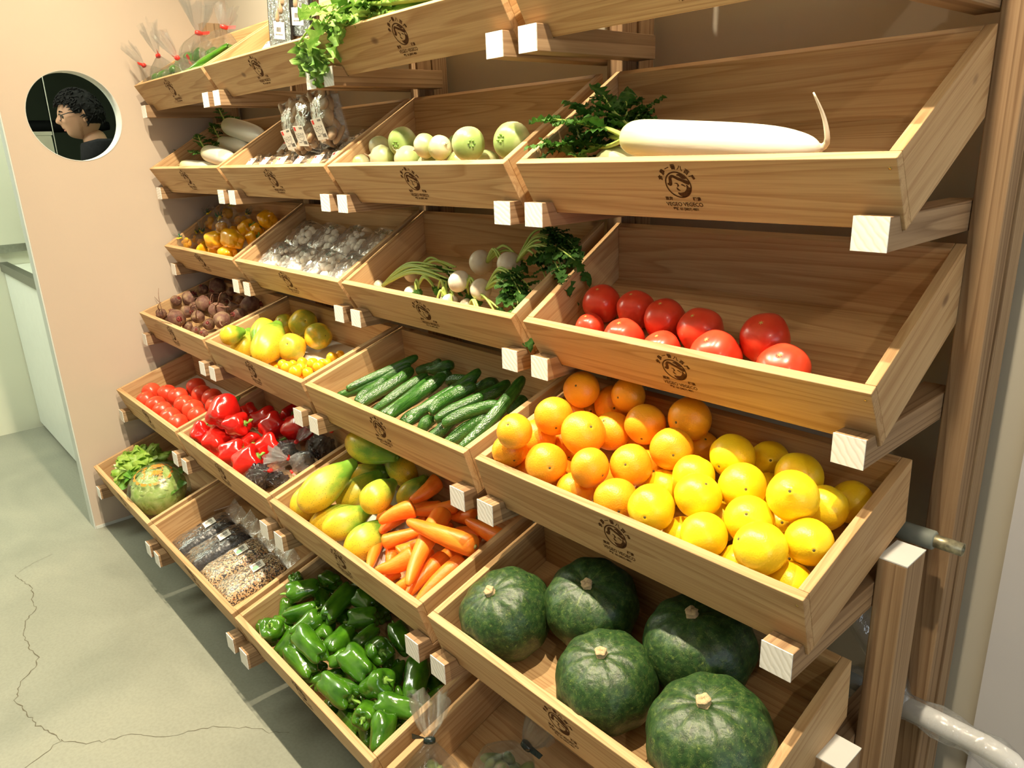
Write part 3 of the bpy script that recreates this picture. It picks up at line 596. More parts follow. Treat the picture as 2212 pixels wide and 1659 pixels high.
# ------------------------------------------------------------------ produce builders
DATA = {'tomR3': [(0.076,0.133,0.049,0.037),(0.160,0.133,0.048,0.036),(0.238,0.118,0.050,0.038),(0.321,0.106,0.051,0.039),(0.439,0.113,0.052,0.040),(0.091,0.071,0.043,0.028),(0.189,0.053,0.049,0.037),(0.276,0.050,0.046,0.034),(0.382,0.057,0.053,0.041),(0.500,0.056,0.052,0.040)],
'tomR5': [(0.071,0.097,0.049,0.037),(0.162,0.127,0.048,0.036),(0.259,0.139,0.049,0.037),(0.129,0.056,0.052,0.035),(0.222,0.061,0.049,0.037),(0.360,0.126,0.049,0.037),(0.304,0.059,0.048,0.036),(0.444,0.127,0.049,0.037),(0.400,0.056,0.049,0.037),(0.512,0.118,0.048,0.033),(0.491,0.052,0.048,0.036),(0.261,0.212,0.049,0.037),(0.353,0.198,0.049,0.037),(0.441,0.206,0.049,0.037),(0.518,0.189,0.049,0.037)],
'oranges': [(0.081,0.233,0.139,0.036),(0.120,0.272,0.089,0.039),(0.176,0.260,0.133,0.034),(0.097,0.136,0.142,0.037),(0.048,0.267,0.047,0.033),(0.048,0.214,0.083,0.033),(0.085,0.049,0.160,0.033),(0.052,0.117,0.089,0.037),(0.173,0.131,0.129,0.041),(0.177,0.198,0.091,0.037),(0.244,0.219,0.113,0.038),(0.315,0.257,0.121,0.039),(0.049,0.050,0.104,0.034),(0.143,0.054,0.103,0.038),(0.082,0.168,0.048,0.036),(0.238,0.071,0.116,0.035),(0.286,0.121,0.103,0.036),(0.270,0.170,0.054,0.035),(0.326,0.184,0.108,0.037),(0.319,0.269,0.051,0.033),(0.201,0.055,0.061,0.034),(0.304,0.053,0.084,0.037),(0.072,0.064,0.044,0.033),(0.193,0.247,0.045,0.034),(0.207,0.118,0.044,0.033),(0.131,0.089,0.045,0.033),(0.381,0.053,0.100,0.037),(0.389,0.154,0.093,0.035),(0.331,0.143,0.052,0.033),(0.425,0.215,0.105,0.037),(0.435,0.103,0.108,0.036),(0.475,0.162,0.100,0.037),(0.477,0.051,0.088,0.035),(0.420,0.066,0.044,0.033),(0.521,0.106,0.093,0.037),(0.455,0.271,0.067,0.034),(0.535,0.225,0.097,0.037),(0.571,0.146,0.131,0.037),(0.593,0.191,0.083,0.033),(0.602,0.253,0.051,0.033),(0.485,0.214,0.052,0.033),(0.613,0.107,0.093,0.033),(0.533,0.164,0.044,0.033),(0.571,0.053,0.106,0.037),(0.571,0.112,0.044,0.033),(0.608,0.059,0.049,0.033),(0.527,0.058,0.044,0.033),(0.451,0.126,0.044,0.033)],
'kabo': [(0.117,0.099,0.095,0.083),(0.238,0.205,0.094,0.082),(0.365,0.096,0.092,0.080),(0.452,0.232,0.098,0.086),(0.559,0.104,0.100,0.088)],
'beets': [(0.049,0.060,0.075,0.020),(0.216,0.065,0.077,0.033),(0.113,0.135,0.056,0.025),(0.049,0.186,0.080,0.031),(0.246,0.172,0.092,0.030),(0.417,0.157,0.092,0.031),(0.507,0.132,0.082,0.030),(0.407,0.214,0.073,0.022),(0.504,0.198,0.069,0.027),(0.241,0.132,0.055,0.025),(0.045,0.104,0.055,0.018),(0.091,0.174,0.053,0.021),(0.470,0.261,0.075,0.034),(0.124,0.281,0.097,0.032),(0.050,0.249,0.091,0.020),(0.085,0.268,0.057,0.025),(0.308,0.284,0.061,0.018),(0.233,0.289,0.083,0.018),(0.187,0.272,0.057,0.026),(0.215,0.087,0.031,0.019),(0.347,0.127,0.042,0.021),(0.371,0.088,0.028,0.016),(0.038,0.137,0.094,0.021),(0.032,0.070,0.046,0.016),(0.291,0.088,0.028,0.016),(0.222,0.250,0.049,0.017)],
'turnipG': [(0.040,0.065,0.066,0.024),(0.101,0.090,0.066,0.032),(0.222,0.081,0.068,0.031),(0.055,0.125,0.076,0.027),(0.177,0.120,0.090,0.034),(0.311,0.086,0.096,0.027),(0.368,0.083,0.092,0.026),(0.492,0.068,0.106,0.034),(0.607,0.083,0.098,0.037),(0.388,0.094,0.042,0.030),(0.480,0.094,0.042,0.030),(0.287,0.085,0.043,0.031),(0.323,0.154,0.060,0.018)],
'turnipW': [(0.367,0.179,0.071,0.029),(0.388,0.091,0.088,0.026),(0.483,0.171,0.082,0.030),(0.446,0.097,0.066,0.025),(0.350,0.064,0.042,0.020),(0.396,0.073,0.030,0.018),(0.114,0.132,0.044,0.022),(0.178,0.073,0.034,0.021),(0.317,0.081,0.031,0.019),(0.037,0.070,0.042,0.016)],
'kumq': [(0.339,0.088,0.037,0.015),(0.396,0.078,0.045,0.018),(0.477,0.067,0.054,0.019),(0.393,0.127,0.033,0.016),(0.462,0.129,0.044,0.016),(0.504,0.126,0.043,0.017),(0.496,0.092,0.040,0.016),(0.440,0.124,0.026,0.014),(0.454,0.160,0.025,0.013),(0.466,0.190,0.031,0.016),(0.467,0.217,0.025,0.013),(0.417,0.109,0.032,0.015),(0.348,0.114,0.025,0.013),(0.280,0.083,0.025,0.013),(0.319,0.074,0.025,0.013),(0.373,0.075,0.025,0.013),(0.475,0.080,0.025,0.013),(0.479,0.165,0.029,0.013)],
'papB': [(0.307,0.147,0.056,0.044),(0.345,0.224,0.063,0.041),(0.215,0.248,0.073,0.046),(0.120,0.227,0.066,0.034)],
'yelpep': [(0.256,0.101,0.077,0.326,0.101,0.077,0.034),(0.382,0.120,0.083,0.454,0.109,0.083,0.035),(0.158,0.085,0.046,0.144,0.072,0.046,0.024),(0.228,0.095,0.036,0.220,0.081,0.036,0.025),(0.363,0.080,0.041,0.414,0.077,0.041,0.030),(0.373,0.207,0.068,0.350,0.195,0.063,0.029),(0.215,0.201,0.047,0.228,0.195,0.042,0.018),(0.432,0.214,0.058,0.424,0.200,0.058,0.023),(0.457,0.174,0.049,0.444,0.162,0.049,0.027),(0.477,0.242,0.083,0.502,0.242,0.079,0.031),(0.451,0.249,0.045,0.427,0.246,0.039,0.020)],
'bagy': [(0.056,0.059,0.078,0.029),(0.088,0.107,0.051,0.031),(0.052,0.192,0.084,0.031),(0.153,0.242,0.091,0.034),(0.231,0.165,0.090,0.039),(0.256,0.240,0.072,0.031),(0.038,0.104,0.064,0.022)],
'pap4': [(0.100,0.046,0.114,0.105,0.077,0.110,0.032),(0.084,0.072,0.049,0.053,0.117,0.069,0.039),(0.101,0.164,0.081,0.147,0.118,0.081,0.039),(0.284,0.070,0.078,0.214,0.154,0.098,0.049)],
'cuc': [(0.068,0.078,0.060,0.133,0.262,0.066,0.013),(0.049,0.057,0.046,0.132,0.234,0.057,0.015),(0.124,0.064,0.042,0.119,0.161,0.052,0.014),(0.153,0.058,0.048,0.165,0.218,0.058,0.016),(0.204,0.066,0.036,0.232,0.217,0.056,0.014),(0.262,0.053,0.052,0.256,0.215,0.057,0.015),(0.302,0.052,0.054,0.301,0.224,0.064,0.017),(0.341,0.077,0.051,0.393,0.266,0.076,0.015),(0.356,0.060,0.043,0.370,0.236,0.052,0.015),(0.406,0.103,0.063,0.426,0.219,0.068,0.017),(0.390,0.069,0.027,0.393,0.109,0.037,0.015),(0.446,0.087,0.064,0.486,0.193,0.074,0.014),(0.434,0.117,0.058,0.488,0.272,0.063,0.015),(0.487,0.079,0.068,0.556,0.183,0.073,0.015),(0.428,0.071,0.026,0.441,0.131,0.036,0.015),(0.500,0.062,0.036,0.530,0.177,0.057,0.016),(0.574,0.050,0.057,0.564,0.259,0.102,0.015),(0.158,0.240,0.037,0.207,0.281,0.051,0.015),(0.213,0.241,0.058,0.263,0.280,0.058,0.015),(0.375,0.250,0.032,0.428,0.281,0.042,0.015),(0.532,0.220,0.027,0.544,0.264,0.037,0.015),(0.288,0.240,0.038,0.363,0.266,0.048,0.015),(0.244,0.246,0.037,0.270,0.255,0.047,0.015),(0.309,0.071,0.026,0.322,0.148,0.036,0.014),(0.478,0.089,0.026,0.503,0.170,0.036,0.014),(0.108,0.096,0.026,0.112,0.175,0.026,0.015)],
'pap5': [(0.135,0.058,0.117,0.136,0.171,0.133,0.044),(0.053,0.053,0.056,0.053,0.103,0.089,0.039),(0.112,0.238,0.165,0.206,0.262,0.145,0.044),(0.124,0.147,0.052,0.133,0.226,0.062,0.040),(0.215,0.288,0.068,0.157,0.291,0.084,0.042),(0.044,0.226,0.044,0.110,0.278,0.040,0.030),(0.304,0.139,0.118,0.292,0.191,0.118,0.037),(0.278,0.234,0.046,0.292,0.275,0.070,0.034),(0.141,0.051,0.046,0.184,0.125,0.046,0.036),(0.226,0.052,0.069,0.246,0.124,0.069,0.038),(0.316,0.054,0.050,0.313,0.125,0.050,0.040)],
'car': [(0.252,0.184,0.033,0.394,0.037,0.043,0.022),(0.343,0.178,0.067,0.347,0.118,0.067,0.020),(0.470,0.214,0.091,0.562,0.046,0.081,0.024),(0.625,0.176,0.106,0.466,0.140,0.126,0.024),(0.383,0.101,0.062,0.440,0.184,0.062,0.018),(0.443,0.101,0.060,0.457,0.154,0.060,0.018),(0.377,0.112,0.029,0.406,0.080,0.029,0.018),(0.594,0.154,0.055,0.588,0.036,0.045,0.021),(0.536,0.145,0.046,0.553,0.034,0.046,0.020),(0.481,0.099,0.066,0.451,0.037,0.066,0.022),(0.514,0.081,0.033,0.497,0.033,0.033,0.018),(0.450,0.062,0.028,0.455,0.032,0.028,0.017),(0.617,0.251,0.063,0.525,0.244,0.073,0.021),(0.536,0.247,0.035,0.493,0.227,0.045,0.018),(0.489,0.279,0.043,0.424,0.264,0.031,0.020),(0.382,0.248,0.047,0.328,0.214,0.057,0.021),(0.467,0.207,0.031,0.448,0.232,0.031,0.020),(0.522,0.204,0.032,0.504,0.148,0.032,0.021),(0.467,0.144,0.030,0.488,0.101,0.030,0.019),(0.353,0.284,0.091,0.353,0.215,0.091,0.022),(0.397,0.179,0.103,0.366,0.121,0.103,0.022),(0.365,0.216,0.026,0.339,0.189,0.026,0.015),(0.327,0.254,0.035,0.287,0.208,0.044,0.015),(0.441,0.265,0.068,0.375,0.190,0.078,0.017)],
'red': [(0.104,0.152,0.140,0.121,0.116,0.131,0.048),(0.047,0.068,0.090,0.048,0.047,0.082,0.034),(0.098,0.093,0.055,0.125,0.058,0.055,0.045),(0.215,0.141,0.112,0.193,0.121,0.112,0.036),(0.251,0.135,0.051,0.214,0.139,0.046,0.036),(0.157,0.138,0.041,0.154,0.122,0.041,0.030),(0.173,0.244,0.060,0.156,0.211,0.060,0.038),(0.274,0.220,0.078,0.272,0.195,0.078,0.042),(0.344,0.165,0.057,0.334,0.133,0.052,0.042),(0.285,0.081,0.070,0.267,0.054,0.070,0.040),(0.388,0.084,0.075,0.371,0.056,0.070,0.043),(0.385,0.260,0.078,0.353,0.240,0.070,0.043),(0.260,0.286,0.067,0.230,0.282,0.049,0.036),(0.049,0.225,0.060,0.051,0.206,0.066,0.032)],
'bagb': [(0.430,0.168,0.053,0.041),(0.512,0.175,0.044,0.032),(0.514,0.247,0.053,0.041),(0.462,0.064,0.052,0.040),(0.521,0.092,0.041,0.028)],
'grn': [(0.035,0.170,0.108,0.035,0.168,0.081,0.020),(0.072,0.145,0.105,0.092,0.181,0.098,0.027),(0.156,0.145,0.088,0.111,0.104,0.080,0.024),(0.037,0.121,0.056,0.049,0.105,0.048,0.023),(0.192,0.130,0.093,0.190,0.084,0.093,0.023),(0.128,0.044,0.097,0.121,0.044,0.073,0.030),(0.034,0.043,0.050,0.035,0.034,0.032,0.019),(0.070,0.077,0.052,0.107,0.078,0.052,0.022),(0.159,0.074,0.061,0.162,0.038,0.053,0.023),(0.233,0.082,0.104,0.313,0.077,0.100,0.029),(0.233,0.046,0.075,0.295,0.043,0.063,0.029),(0.225,0.124,0.055,0.194,0.147,0.055,0.027),(0.308,0.118,0.078,0.296,0.156,0.078,0.029),(0.355,0.116,0.077,0.348,0.095,0.077,0.020),(0.395,0.122,0.094,0.440,0.123,0.086,0.033),(0.441,0.173,0.101,0.408,0.176,0.085,0.030),(0.184,0.234,0.082,0.213,0.167,0.093,0.029),(0.102,0.193,0.059,0.143,0.172,0.059,0.023),(0.067,0.234,0.070,0.096,0.239,0.070,0.024),(0.037,0.211,0.038,0.081,0.214,0.038,0.022),(0.274,0.204,0.070,0.296,0.226,0.070,0.029),(0.329,0.171,0.060,0.331,0.208,0.060,0.020),(0.407,0.239,0.078,0.461,0.224,0.078,0.026),(0.538,0.205,0.080,0.577,0.162,0.080,0.028),(0.495,0.158,0.061,0.480,0.186,0.061,0.019),(0.516,0.123,0.100,0.494,0.108,0.088,0.032),(0.464,0.059,0.087,0.398,0.050,0.087,0.030),(0.332,0.047,0.047,0.350,0.082,0.047,0.020),(0.428,0.095,0.047,0.453,0.080,0.039,0.016),(0.528,0.143,0.049,0.540,0.148,0.041,0.018),(0.555,0.103,0.080,0.610,0.128,0.076,0.027),(0.544,0.054,0.086,0.523,0.071,0.070,0.025),(0.589,0.116,0.040,0.594,0.139,0.040,0.018),(0.458,0.038,0.041,0.504,0.035,0.033,0.020),(0.534,0.050,0.040,0.547,0.036,0.032,0.021),(0.591,0.072,0.083,0.614,0.042,0.071,0.027),(0.577,0.093,0.028,0.592,0.087,0.028,0.016),(0.603,0.163,0.056,0.609,0.203,0.056,0.015),(0.564,0.211,0.039,0.589,0.209,0.039,0.018),(0.181,0.196,0.043,0.213,0.198,0.043,0.025),(0.235,0.246,0.082,0.257,0.250,0.074,0.025),(0.357,0.111,0.032,0.387,0.115,0.032,0.020),(0.406,0.193,0.041,0.434,0.179,0.041,0.019),(0.399,0.148,0.033,0.421,0.150,0.033,0.021),(0.162,0.279,0.061,0.209,0.283,0.074,0.023),(0.245,0.265,0.036,0.277,0.262,0.036,0.025),(0.514,0.217,0.031,0.536,0.223,0.031,0.020),(0.249,0.065,0.032,0.283,0.068,0.032,0.021),(0.401,0.035,0.031,0.398,0.058,0.031,0.020),(0.176,0.090,0.033,0.213,0.093,0.033,0.022)],
'daik4': [(0.218,0.082,0.095,0.511,0.064,0.080,0.030),(0.127,0.095,0.040,0.478,0.089,0.040,0.030)],
'daik1': [(0.257,0.268,0.106,0.619,0.205,0.086,0.033),(0.167,0.243,0.057,0.469,0.197,0.057,0.025),(0.286,0.132,0.079,0.599,0.080,0.079,0.030),(0.053,0.104,0.047,0.360,0.099,0.035,0.024)]}
def wp(r, c, u, v, h): return frame(r, c) @ Vector((u, v, h))
ORD = ['first', 'second', 'third', 'fourth', 'fifth', 'sixth', 'seventh', 'eighth', 'ninth', 'tenth', 'eleventh', 'twelfth', 'thirteenth', 'fourteenth', 'fifteenth', 'sixteenth']
def ranks(P, bands):
    """P: list of (u,v). returns 'third from the left in the back row' strings"""
    idx = sorted(range(len(P)), key=lambda i: P[i][1]); n = len(P); out = [None]*n
    names = {1: [''], 2: ['front row', 'back row'], 3: ['front row', 'middle row', 'back row'], 4: ['front row', 'second row', 'third row', 'back row'],
             5: ['front row', 'second row', 'middle row', 'fourth row', 'back row']}[bands]
    for b in range(bands):
        part = idx[b*n//bands:(b+1)*n//bands]; part.sort(key=lambda i: P[i][0])
        for k, i in enumerate(part):
            w = 'leftmost' if k == 0 else 'rightmost' if k == len(part)-1 else ORD[k]+' from left'
            out[i] = w + (' in ' + names[b] if names[b] else '')
    return out
def nz3(p, s, sc): return noise.noise(Vector(p)*sc + Vector((s*3.7, s*1.3, s*7.1)))
def lathe_mesh(name, prof, seg=28, n=22, lobes=0, lob=0.0, rough=0.0, rsc=1.5, seed=0, bend=0.0, lobfn=None, phase=0.0):
    P = clampr(crom(prof, n)); mb = MB(); zmax = max(z for r, z in P); zmin = min(z for r, z in P)
    def fn(r, z, a, t):
        f = 1.0; tt = (z-zmin)/(zmax-zmin)
        l = lobfn(tt) if lobfn else 1.0
        if lobes: f += lob*l*math.cos(lobes*a+phase+0.25*math.sin(a+seed))
        x, y = r*f*math.cos(a), r*f*math.sin(a)
        if rough:
            d = nz3((x, y, z*2), seed, rsc)*rough; x *= 1+d; y *= 1+d
        x += bend*math.sin(PI*tt); return (x, y, z)
    mb.lathe(P, seg, fn); return mb.mesh(name)
def align(a, b, r, roll=0.0, ext=1.0):
    a = Vector(a); b = Vector(b); d = b-a
    if d.length < 1e-4: d = Vector((0, -0.3, 1))*0.01
    L = d.length; d.normalize(); M = d.to_track_quat('Z', 'Y').to_matrix() @ rz(roll)
    o = a - d*r*ext; S = Matrix.Diagonal((r, r, L+2*r*ext, 1))
    return Matrix.Translation(o) @ M.to_4x4() @ S
def item(name, mesh, mat, M, parts=()):
    o = obj(name, mesh, mat, None, M)
    for (pn, pm, pmat, PM) in parts: obj(pn, pm, pmat, o, PM)
    return o
I4 = Matrix.Identity(4)
def group_caps(key, r, c, name, meshes, mat, cat, group, adj, where, bands, partfn=None, ext=1.0, roll=True, seed=3):
    rnd = random.Random(seed); L = DATA[key]; rk = ranks([((q[0]+q[3])/2, (q[1]+q[4])/2) for q in L], bands); out = []
    for i, q in enumerate(L):
        a = wp(r, c, *q[0:3]); b = wp(r, c, *q[3:6]); k = rnd.randrange(len(meshes))
        o = item(name, meshes[k], mat, align(a, b, q[6], rnd.uniform(0, 6.28) if roll else 0, ext), partfn(k, rnd) if partfn else ())
        tag(o, '%s, %s of the %s' % (adj, rk[i], where), cat, group); out.append(o)
    return out
def group_balls(key, r, c, name, meshes, mat, cat, group, adj, where, bands, partfn=None, orient='random', seed=5, sl=None):
    rnd = random.Random(seed); L = DATA[key] if sl is None else DATA[key][sl[0]:sl[1]]
    rk = ranks([(q[0], q[1]) for q in L], bands) if len(L) > 1 else ['']; out = []
    F = frame(r, c).to_3x3()
    for i, q in enumerate(L):
        p = wp(r, c, *q[:3]); k = rnd.randrange(len(meshes))
        if orient == 'random': R = Euler((rnd.uniform(0, 6.28), rnd.uniform(0, 6.28), rnd.uniform(0, 6.28))).to_matrix()
        elif orient == 'up': R = F @ Euler((rnd.uniform(-.15, .15), rnd.uniform(-.15, .15), 0)).to_matrix() @ rz(rnd.uniform(0, 6.28))
        elif orient == 'cam':
            d = (CAM-p).normalized(); d = (d + Vector((rnd.uniform(-.7, .7), rnd.uniform(-.7, .7), rnd.uniform(-.7, .7)))).normalized(); R = d.to_track_quat('Z', 'Y').to_matrix() @ rz(rnd.uniform(0, 6.28))
        M = Matrix.Translation(p) @ R.to_4x4() @ Matrix.Diagonal((q[3], q[3], q[3], 1))
        o = item(name, meshes[k], mat, M, partfn(k, rnd) if partfn else ())
        if adj: tag(o, '%s, %s of the %s' % (adj, rk[i], where), cat, group)
        out.append(o)
    return out

# --- tomatoes
def tomato_mesh(s, h=0.94):
    return lathe_mesh('tomato', [(0, -h*0.93), (0.45, -h), (0.86, -h*0.62), (1.0, 0.0), (0.88, h*0.55), (0.55, h*0.9), (0.2, h*1.0), (0, h*0.985)], 32, 24, 5, 0.02, 0.09, 0.7, s)
def star_mesh():
    mb = MB()
    for k in range(6):
        a = 2*PI*k/6; c, s = math.cos(a), math.sin(a)
        mb.add([(-s*.018, c*.018, .935), (s*.018, -c*.018, .935), (c*.13+s*.006, s*.13-c*.006, .922), (c*.13-s*.006, s*.13+c*.006, .922)], [(0, 1, 2, 3)])
    return mb.mesh('blossom_scar')
TM = [tomato_mesh(s, h) for s, h in ((1, .94), (2, .98), (3, .9))]; star = star_mesh()
M_star = plain('pale_scar', (0.75, 0.50, 0.12), 0.6)
tp = lambda k, rnd: [('blossom_scar', star, M_star, Matrix.Translation((0, 0, (.01, .055, -.03)[k]+.006)))]
group_balls('tomR3', 3, 4, 'tomato', TM, M_tomato, 'tomato', 'large tomatoes in the crate on the right', 'large glossy red tomato', 'upper right tomato crate', 2, tp, 'up', 4)
group_balls('tomR5', 5, 1, 'tomato', TM, M_tomato, 'tomato', 'tomatoes by the partition wall', 'small glossy red tomato', 'crate beside the partition', 3, tp, 'up', 9)

# --- citrus
def citrus(s, h, nip=0.0):
    return lathe_mesh('citrus', [(0, -h*.93), (0.25, -h*.97), (0.62, -h*.8), (0.93, -h*.38), (1.0, 0.02), (0.92, h*.42), (0.6, h*.82), (0.25, h*(.98+nip*.5)), (0.1, h*(1.0+nip)), (0, h*(.97+nip))], 32, 26, 0, 0, 0.05, 0.9, s)
btn = MB().lathe(clampr([(0, -.03), (.06, -.02), (.075, .0), (.055, .025), (0, .03)]), 10).mesh('stem_button')
btnp = lambda z: (lambda k, rnd: [('stem_button', btn, M_scar, Matrix.Translation((0, 0, z[k])))])
OM = [citrus(1, .9), citrus(2, .94), citrus(3, .87)]
LM = [citrus(4, .98, .05), citrus(5, .95, .0), citrus(6, 1.0, .10)]
group_balls('oranges', 4, 4, 'orange', OM, M_orange, 'orange', 'oranges in the citrus crate', 'bright orange citrus fruit', 'orange pile, citrus crate', 5, btnp((.875, .915, .845)), 'cam', 5, (0, 26))
group_balls('oranges', 4, 4, 'yellow_citrus', LM, M_lemon, 'lemon', 'yellow citrus in the citrus crate', 'round yellow citrus fruit', 'yellow pile, citrus crate', 4, btnp((1.0, .925, 1.08)), 'cam', 8, (26, 48))
KM = [lathe_mesh('kumquat', [(0, -1.08), (.5, -.95), (.92, -.4), (1, 0), (.92, .4), (.5, .95), (0, 1.08)], 20, 16, 0, 0, 0.03, 1, 2)]
group_balls('kumq', 4, 2, 'kumquat', KM, M_kumq, 'kumquat', 'kumquats in front of the papayas', 'tiny orange yellow kumquat', 'papaya and kumquat crate', 3, lambda k, rnd: [('stem_button', btn, M_scar, Matrix.Translation((0, 0, 1.06)))], 'random', 6)

# --- pumpkins
def kabo_mesh(s):
    P = clampr(crom([(0, -.70), (.35, -.74), (.75, -.58), (.98, -.15), (.97, .25), (.78, .60), (.45, .76), (.18, .78), (0, .735)], 34)); mb = MB()
    def fn(r, z, a, t):
        rib = 1+.022*math.cos(10*a+s)*min(1, r*1.6)
        d = 1+.05*nz3((r*math.cos(a), r*math.sin(a), z), s, 1.3)
        return (r*rib*d*math.cos(a), r*rib*d*math.sin(a), z+.02*math.cos(10*a+s)*(r if r < .5 else 1-r))
    return mb.lathe(P, 60, fn).mesh('kabocha_pumpkin')
KB = [kabo_mesh(s) for s in range(5)]
def cork_mesh(s):
    P = clampr(crom([(0, -.05), (.13, -.03), (.105, .02), (.10, .07), (.115, .10), (.075, .125), (0, .115)], 14)); mb = MB()
    return mb.lathe(P, 20, lambda r, z, a, t: (r*(1+.10*math.cos(5*a+s)+.06*nz3((math.cos(a), math.sin(a), z*9), s, 2))*math.cos(a), r*(1+.10*math.cos(5*a+s))*math.sin(a), z+.015*math.sin(3*a))).mesh('stem')
KL = ['round dark green pumpkin nearest the left end of its crate', 'dark green pumpkin, half shaded, second along under the orange crate',
      'green pumpkin with bright ribs at the crate front, just left of centre', 'shadowed dark green pumpkin at the back, right of the crate centre', 'biggest speckled dark green pumpkin at the bottom edge, furthest right']
F54 = frame(5, 4)
for i, q in enumerate(DATA['kabo']):
    p = wp(5, 4, q[0], q[1], q[2]-.012*(1)); rt = [(-.10, -.30), (-.05, -.36), (.0, -.12), (.0, -.16), (-.12, -.02)][i]
    M = Matrix.Translation(p) @ (F54.to_3x3() @ Euler((-rt[1]*.6, rt[0], i*1.3)).to_matrix()).to_4x4() @ Matrix.Diagonal((q[3]*1.055,)*3+(1,))
    o = item('kabocha_pumpkin', KB[i], M_kabo, M, [('stem', cork_mesh(i), M_cork, Matrix.Translation((0, 0, .76)))])
    tag(o, KL[i], 'pumpkin', 'kabocha pumpkins in the lower right crate')

# --- cucumbers
def cuc_mesh(s, bend):
    P = [(0, 0), (.35, .004), (.62, .02), (.72, .06), (.85, .16), (.97, .4), (1, .62), (.94, .82), (.78, .93), (.5, .985), (.22, .998), (0, 1)]
    mb = MB(); C = clampr(crom(P, 34))
    def fn(r, z, a, t):
        f = 1+.03*math.cos(7*a+s)+.06*nz3((math.cos(a), math.sin(a), z*9), s, 2.0)
        return (r*f*math.cos(a)+bend*math.sin(PI*z), r*f*math.sin(a)+.4*math.sin(2*PI*z+s)*.5, z)
    return mb.lathe(C, 22, fn).mesh('cucumber')
CM = [cuc_mesh(s, b) for s, b in ((0, .3), (1, .8), (2, -.5), (3, -.2))]
tipm = MB().lathe(clampr([(0, -.012), (.28, -.008), (.3, .0), (.2, .004), (0, .006)]), 8).mesh('blossom_end')
group_caps('cuc', 4, 3, 'cucumber', CM, M_cuc, 'cucumber', 'cucumbers stacked side by side', 'dark green cucumber', 'heap in the cucumber crate', 2,
           lambda k, rnd: [('blossom_end', tipm, M_scar, I4)], .35, True, 12)

# --- papayas
def pap_mesh(s, b):
    return lathe_mesh('papaya', [(0, .012), (.08, .0), (.5, .045), (.88, .2), (1.0, .38), (.93, .55), (.7, .74), (.46, .86), (.36, .94), (.25, .99), (0, 1)], 32, 30, 5, .025, .06, 1.0, s, b, lambda t: 1)
PM_ = [pap_mesh(1, .08), pap_mesh(2, -.12), pap_mesh(3, .0)]
pst = MB().lathe(clampr([(0, -.01), (.13, -.005), (.10, .012), (.11, .03), (0, .034)]), 10).mesh('stem_stub')
pp = lambda k, rnd: [('stem_stub', pst, M_pstem, Matrix.Translation((0, 0, .99)))]
group_caps('pap5', 5, 3, 'papaya', PM_, M_papaya, 'papaya', 'papayas beside the carrots', 'yellow green speckled papaya', 'papaya and carrot crate', 3, pp, .75, True, 2)
group_caps('pap4', 4, 2, 'papaya', PM_, M_papaya, 'papaya', 'papayas beside the kumquats', 'pear shaped yellow papaya with greenish neck', 'kumquat crate', 1, pp, .75, True, 4)
PB = [lathe_mesh('papaya', [(0, -1.0), (.2, -1.02), (.62, -.82), (.95, -.3), (1, .15), (.85, .62), (.5, .95), (.12, 1.03), (0, .96)], 32, 26, 5, .03, .05, 1, 6)]
group_balls('papB', 4, 2, 'papaya', PB, M_papb, 'papaya', 'papayas beside the kumquats', 'round golden papaya with dark blossom dimple', 'kumquat crate', 1,
            lambda k, rnd: [('blossom_dimple', btn, M_scar, Matrix.Translation((0, 0, .975)))], 'cam', 3)

# --- carrots
def car_mesh(s, b):
    mb = MB(); C = clampr(crom([(0, 0), (.6, .004), (.93, .035), (1, .1), (.93, .3), (.78, .55), (.6, .78), (.42, .93), (.22, .99), (0, 1)], 30))
    def fn(r, z, a, t):
        f = 1+.03*nz3((math.cos(a), math.sin(a), z*7), s, 2.0) - (.03 if (int(z*23+s) % 3 == 0) else 0)*max(0, math.cos(a*2+z*20))
        return (r*f*math.cos(a)+b*math.sin(PI*z), r*f*math.sin(a), z)
    return mb.lathe(C, 24, fn).mesh('carrot')
CAR = [car_mesh(1, .1), car_mesh(2, -.25), car_mesh(3, .3)]
crn = MB().lathe(clampr([(0, -.012), (.18, -.012), (.24, .0), (.30, .006), (0, .01)]), 10).mesh('crown')
group_caps('car', 5, 3, 'carrot', CAR, M_carrot, 'carrot', 'carrots heaped beside the papayas', 'bright orange carrot', 'heap right of the papayas', 4,
           lambda k, rnd: [('crown', crn, M_crown, I4)], .5, True, 3)

# --- bell peppers
def bell_mesh(s, lobes, deep, slim, bend=0.0):
    P = [(0, .10), (.22, .075), (.5, .01), (.80, .03), (.98, .14), (1.0, .34), (.98*slim, .58), (.92*slim, .80), (.80*slim, .93), (.55*slim, 1.0), (.28*slim, .975), (0, .93)]
    mb = MB(); C = clampr(crom(P, 34))
    def fn(r, z, a, t):
        e = abs(z-.45)*1.6; l = math.cos(lobes*a+s+.5*math.sin(z*4+s)); f = 1+deep*(.35+e)*l+.07*nz3((math.cos(a), math.sin(a), z*2.4), s, 1.6)
        zz = z+(.035*l if z > .7 or z < .2 else 0)*min(1, r*2)*(1 if z > .5 else -1)
        return (r*f*math.cos(a)+bend*z*z, r*f*math.sin(a), zz)
    return mb.lathe(C, 36, fn).mesh('bell_pepper')
def stem_mesh(s, ln=.28, cr=.2):
    mb = MB(); mb.lathe(clampr([(0, .06), (.30, .07), (.27, .03), (.12, .02), (0, .02)]), 14, lambda r, z, a, t: (r*(1+.12*math.cos(5*a))*math.cos(a), r*(1+.12*math.cos(5*a))*math.sin(a), z))
    mb.tube([(0, 0, .05), (.02, .01, -.04), (.08, .03, -ln*.6), (.08+cr, .05, -ln)], [.11, .085, .085, .11], 10)
    return mb.mesh('stem')
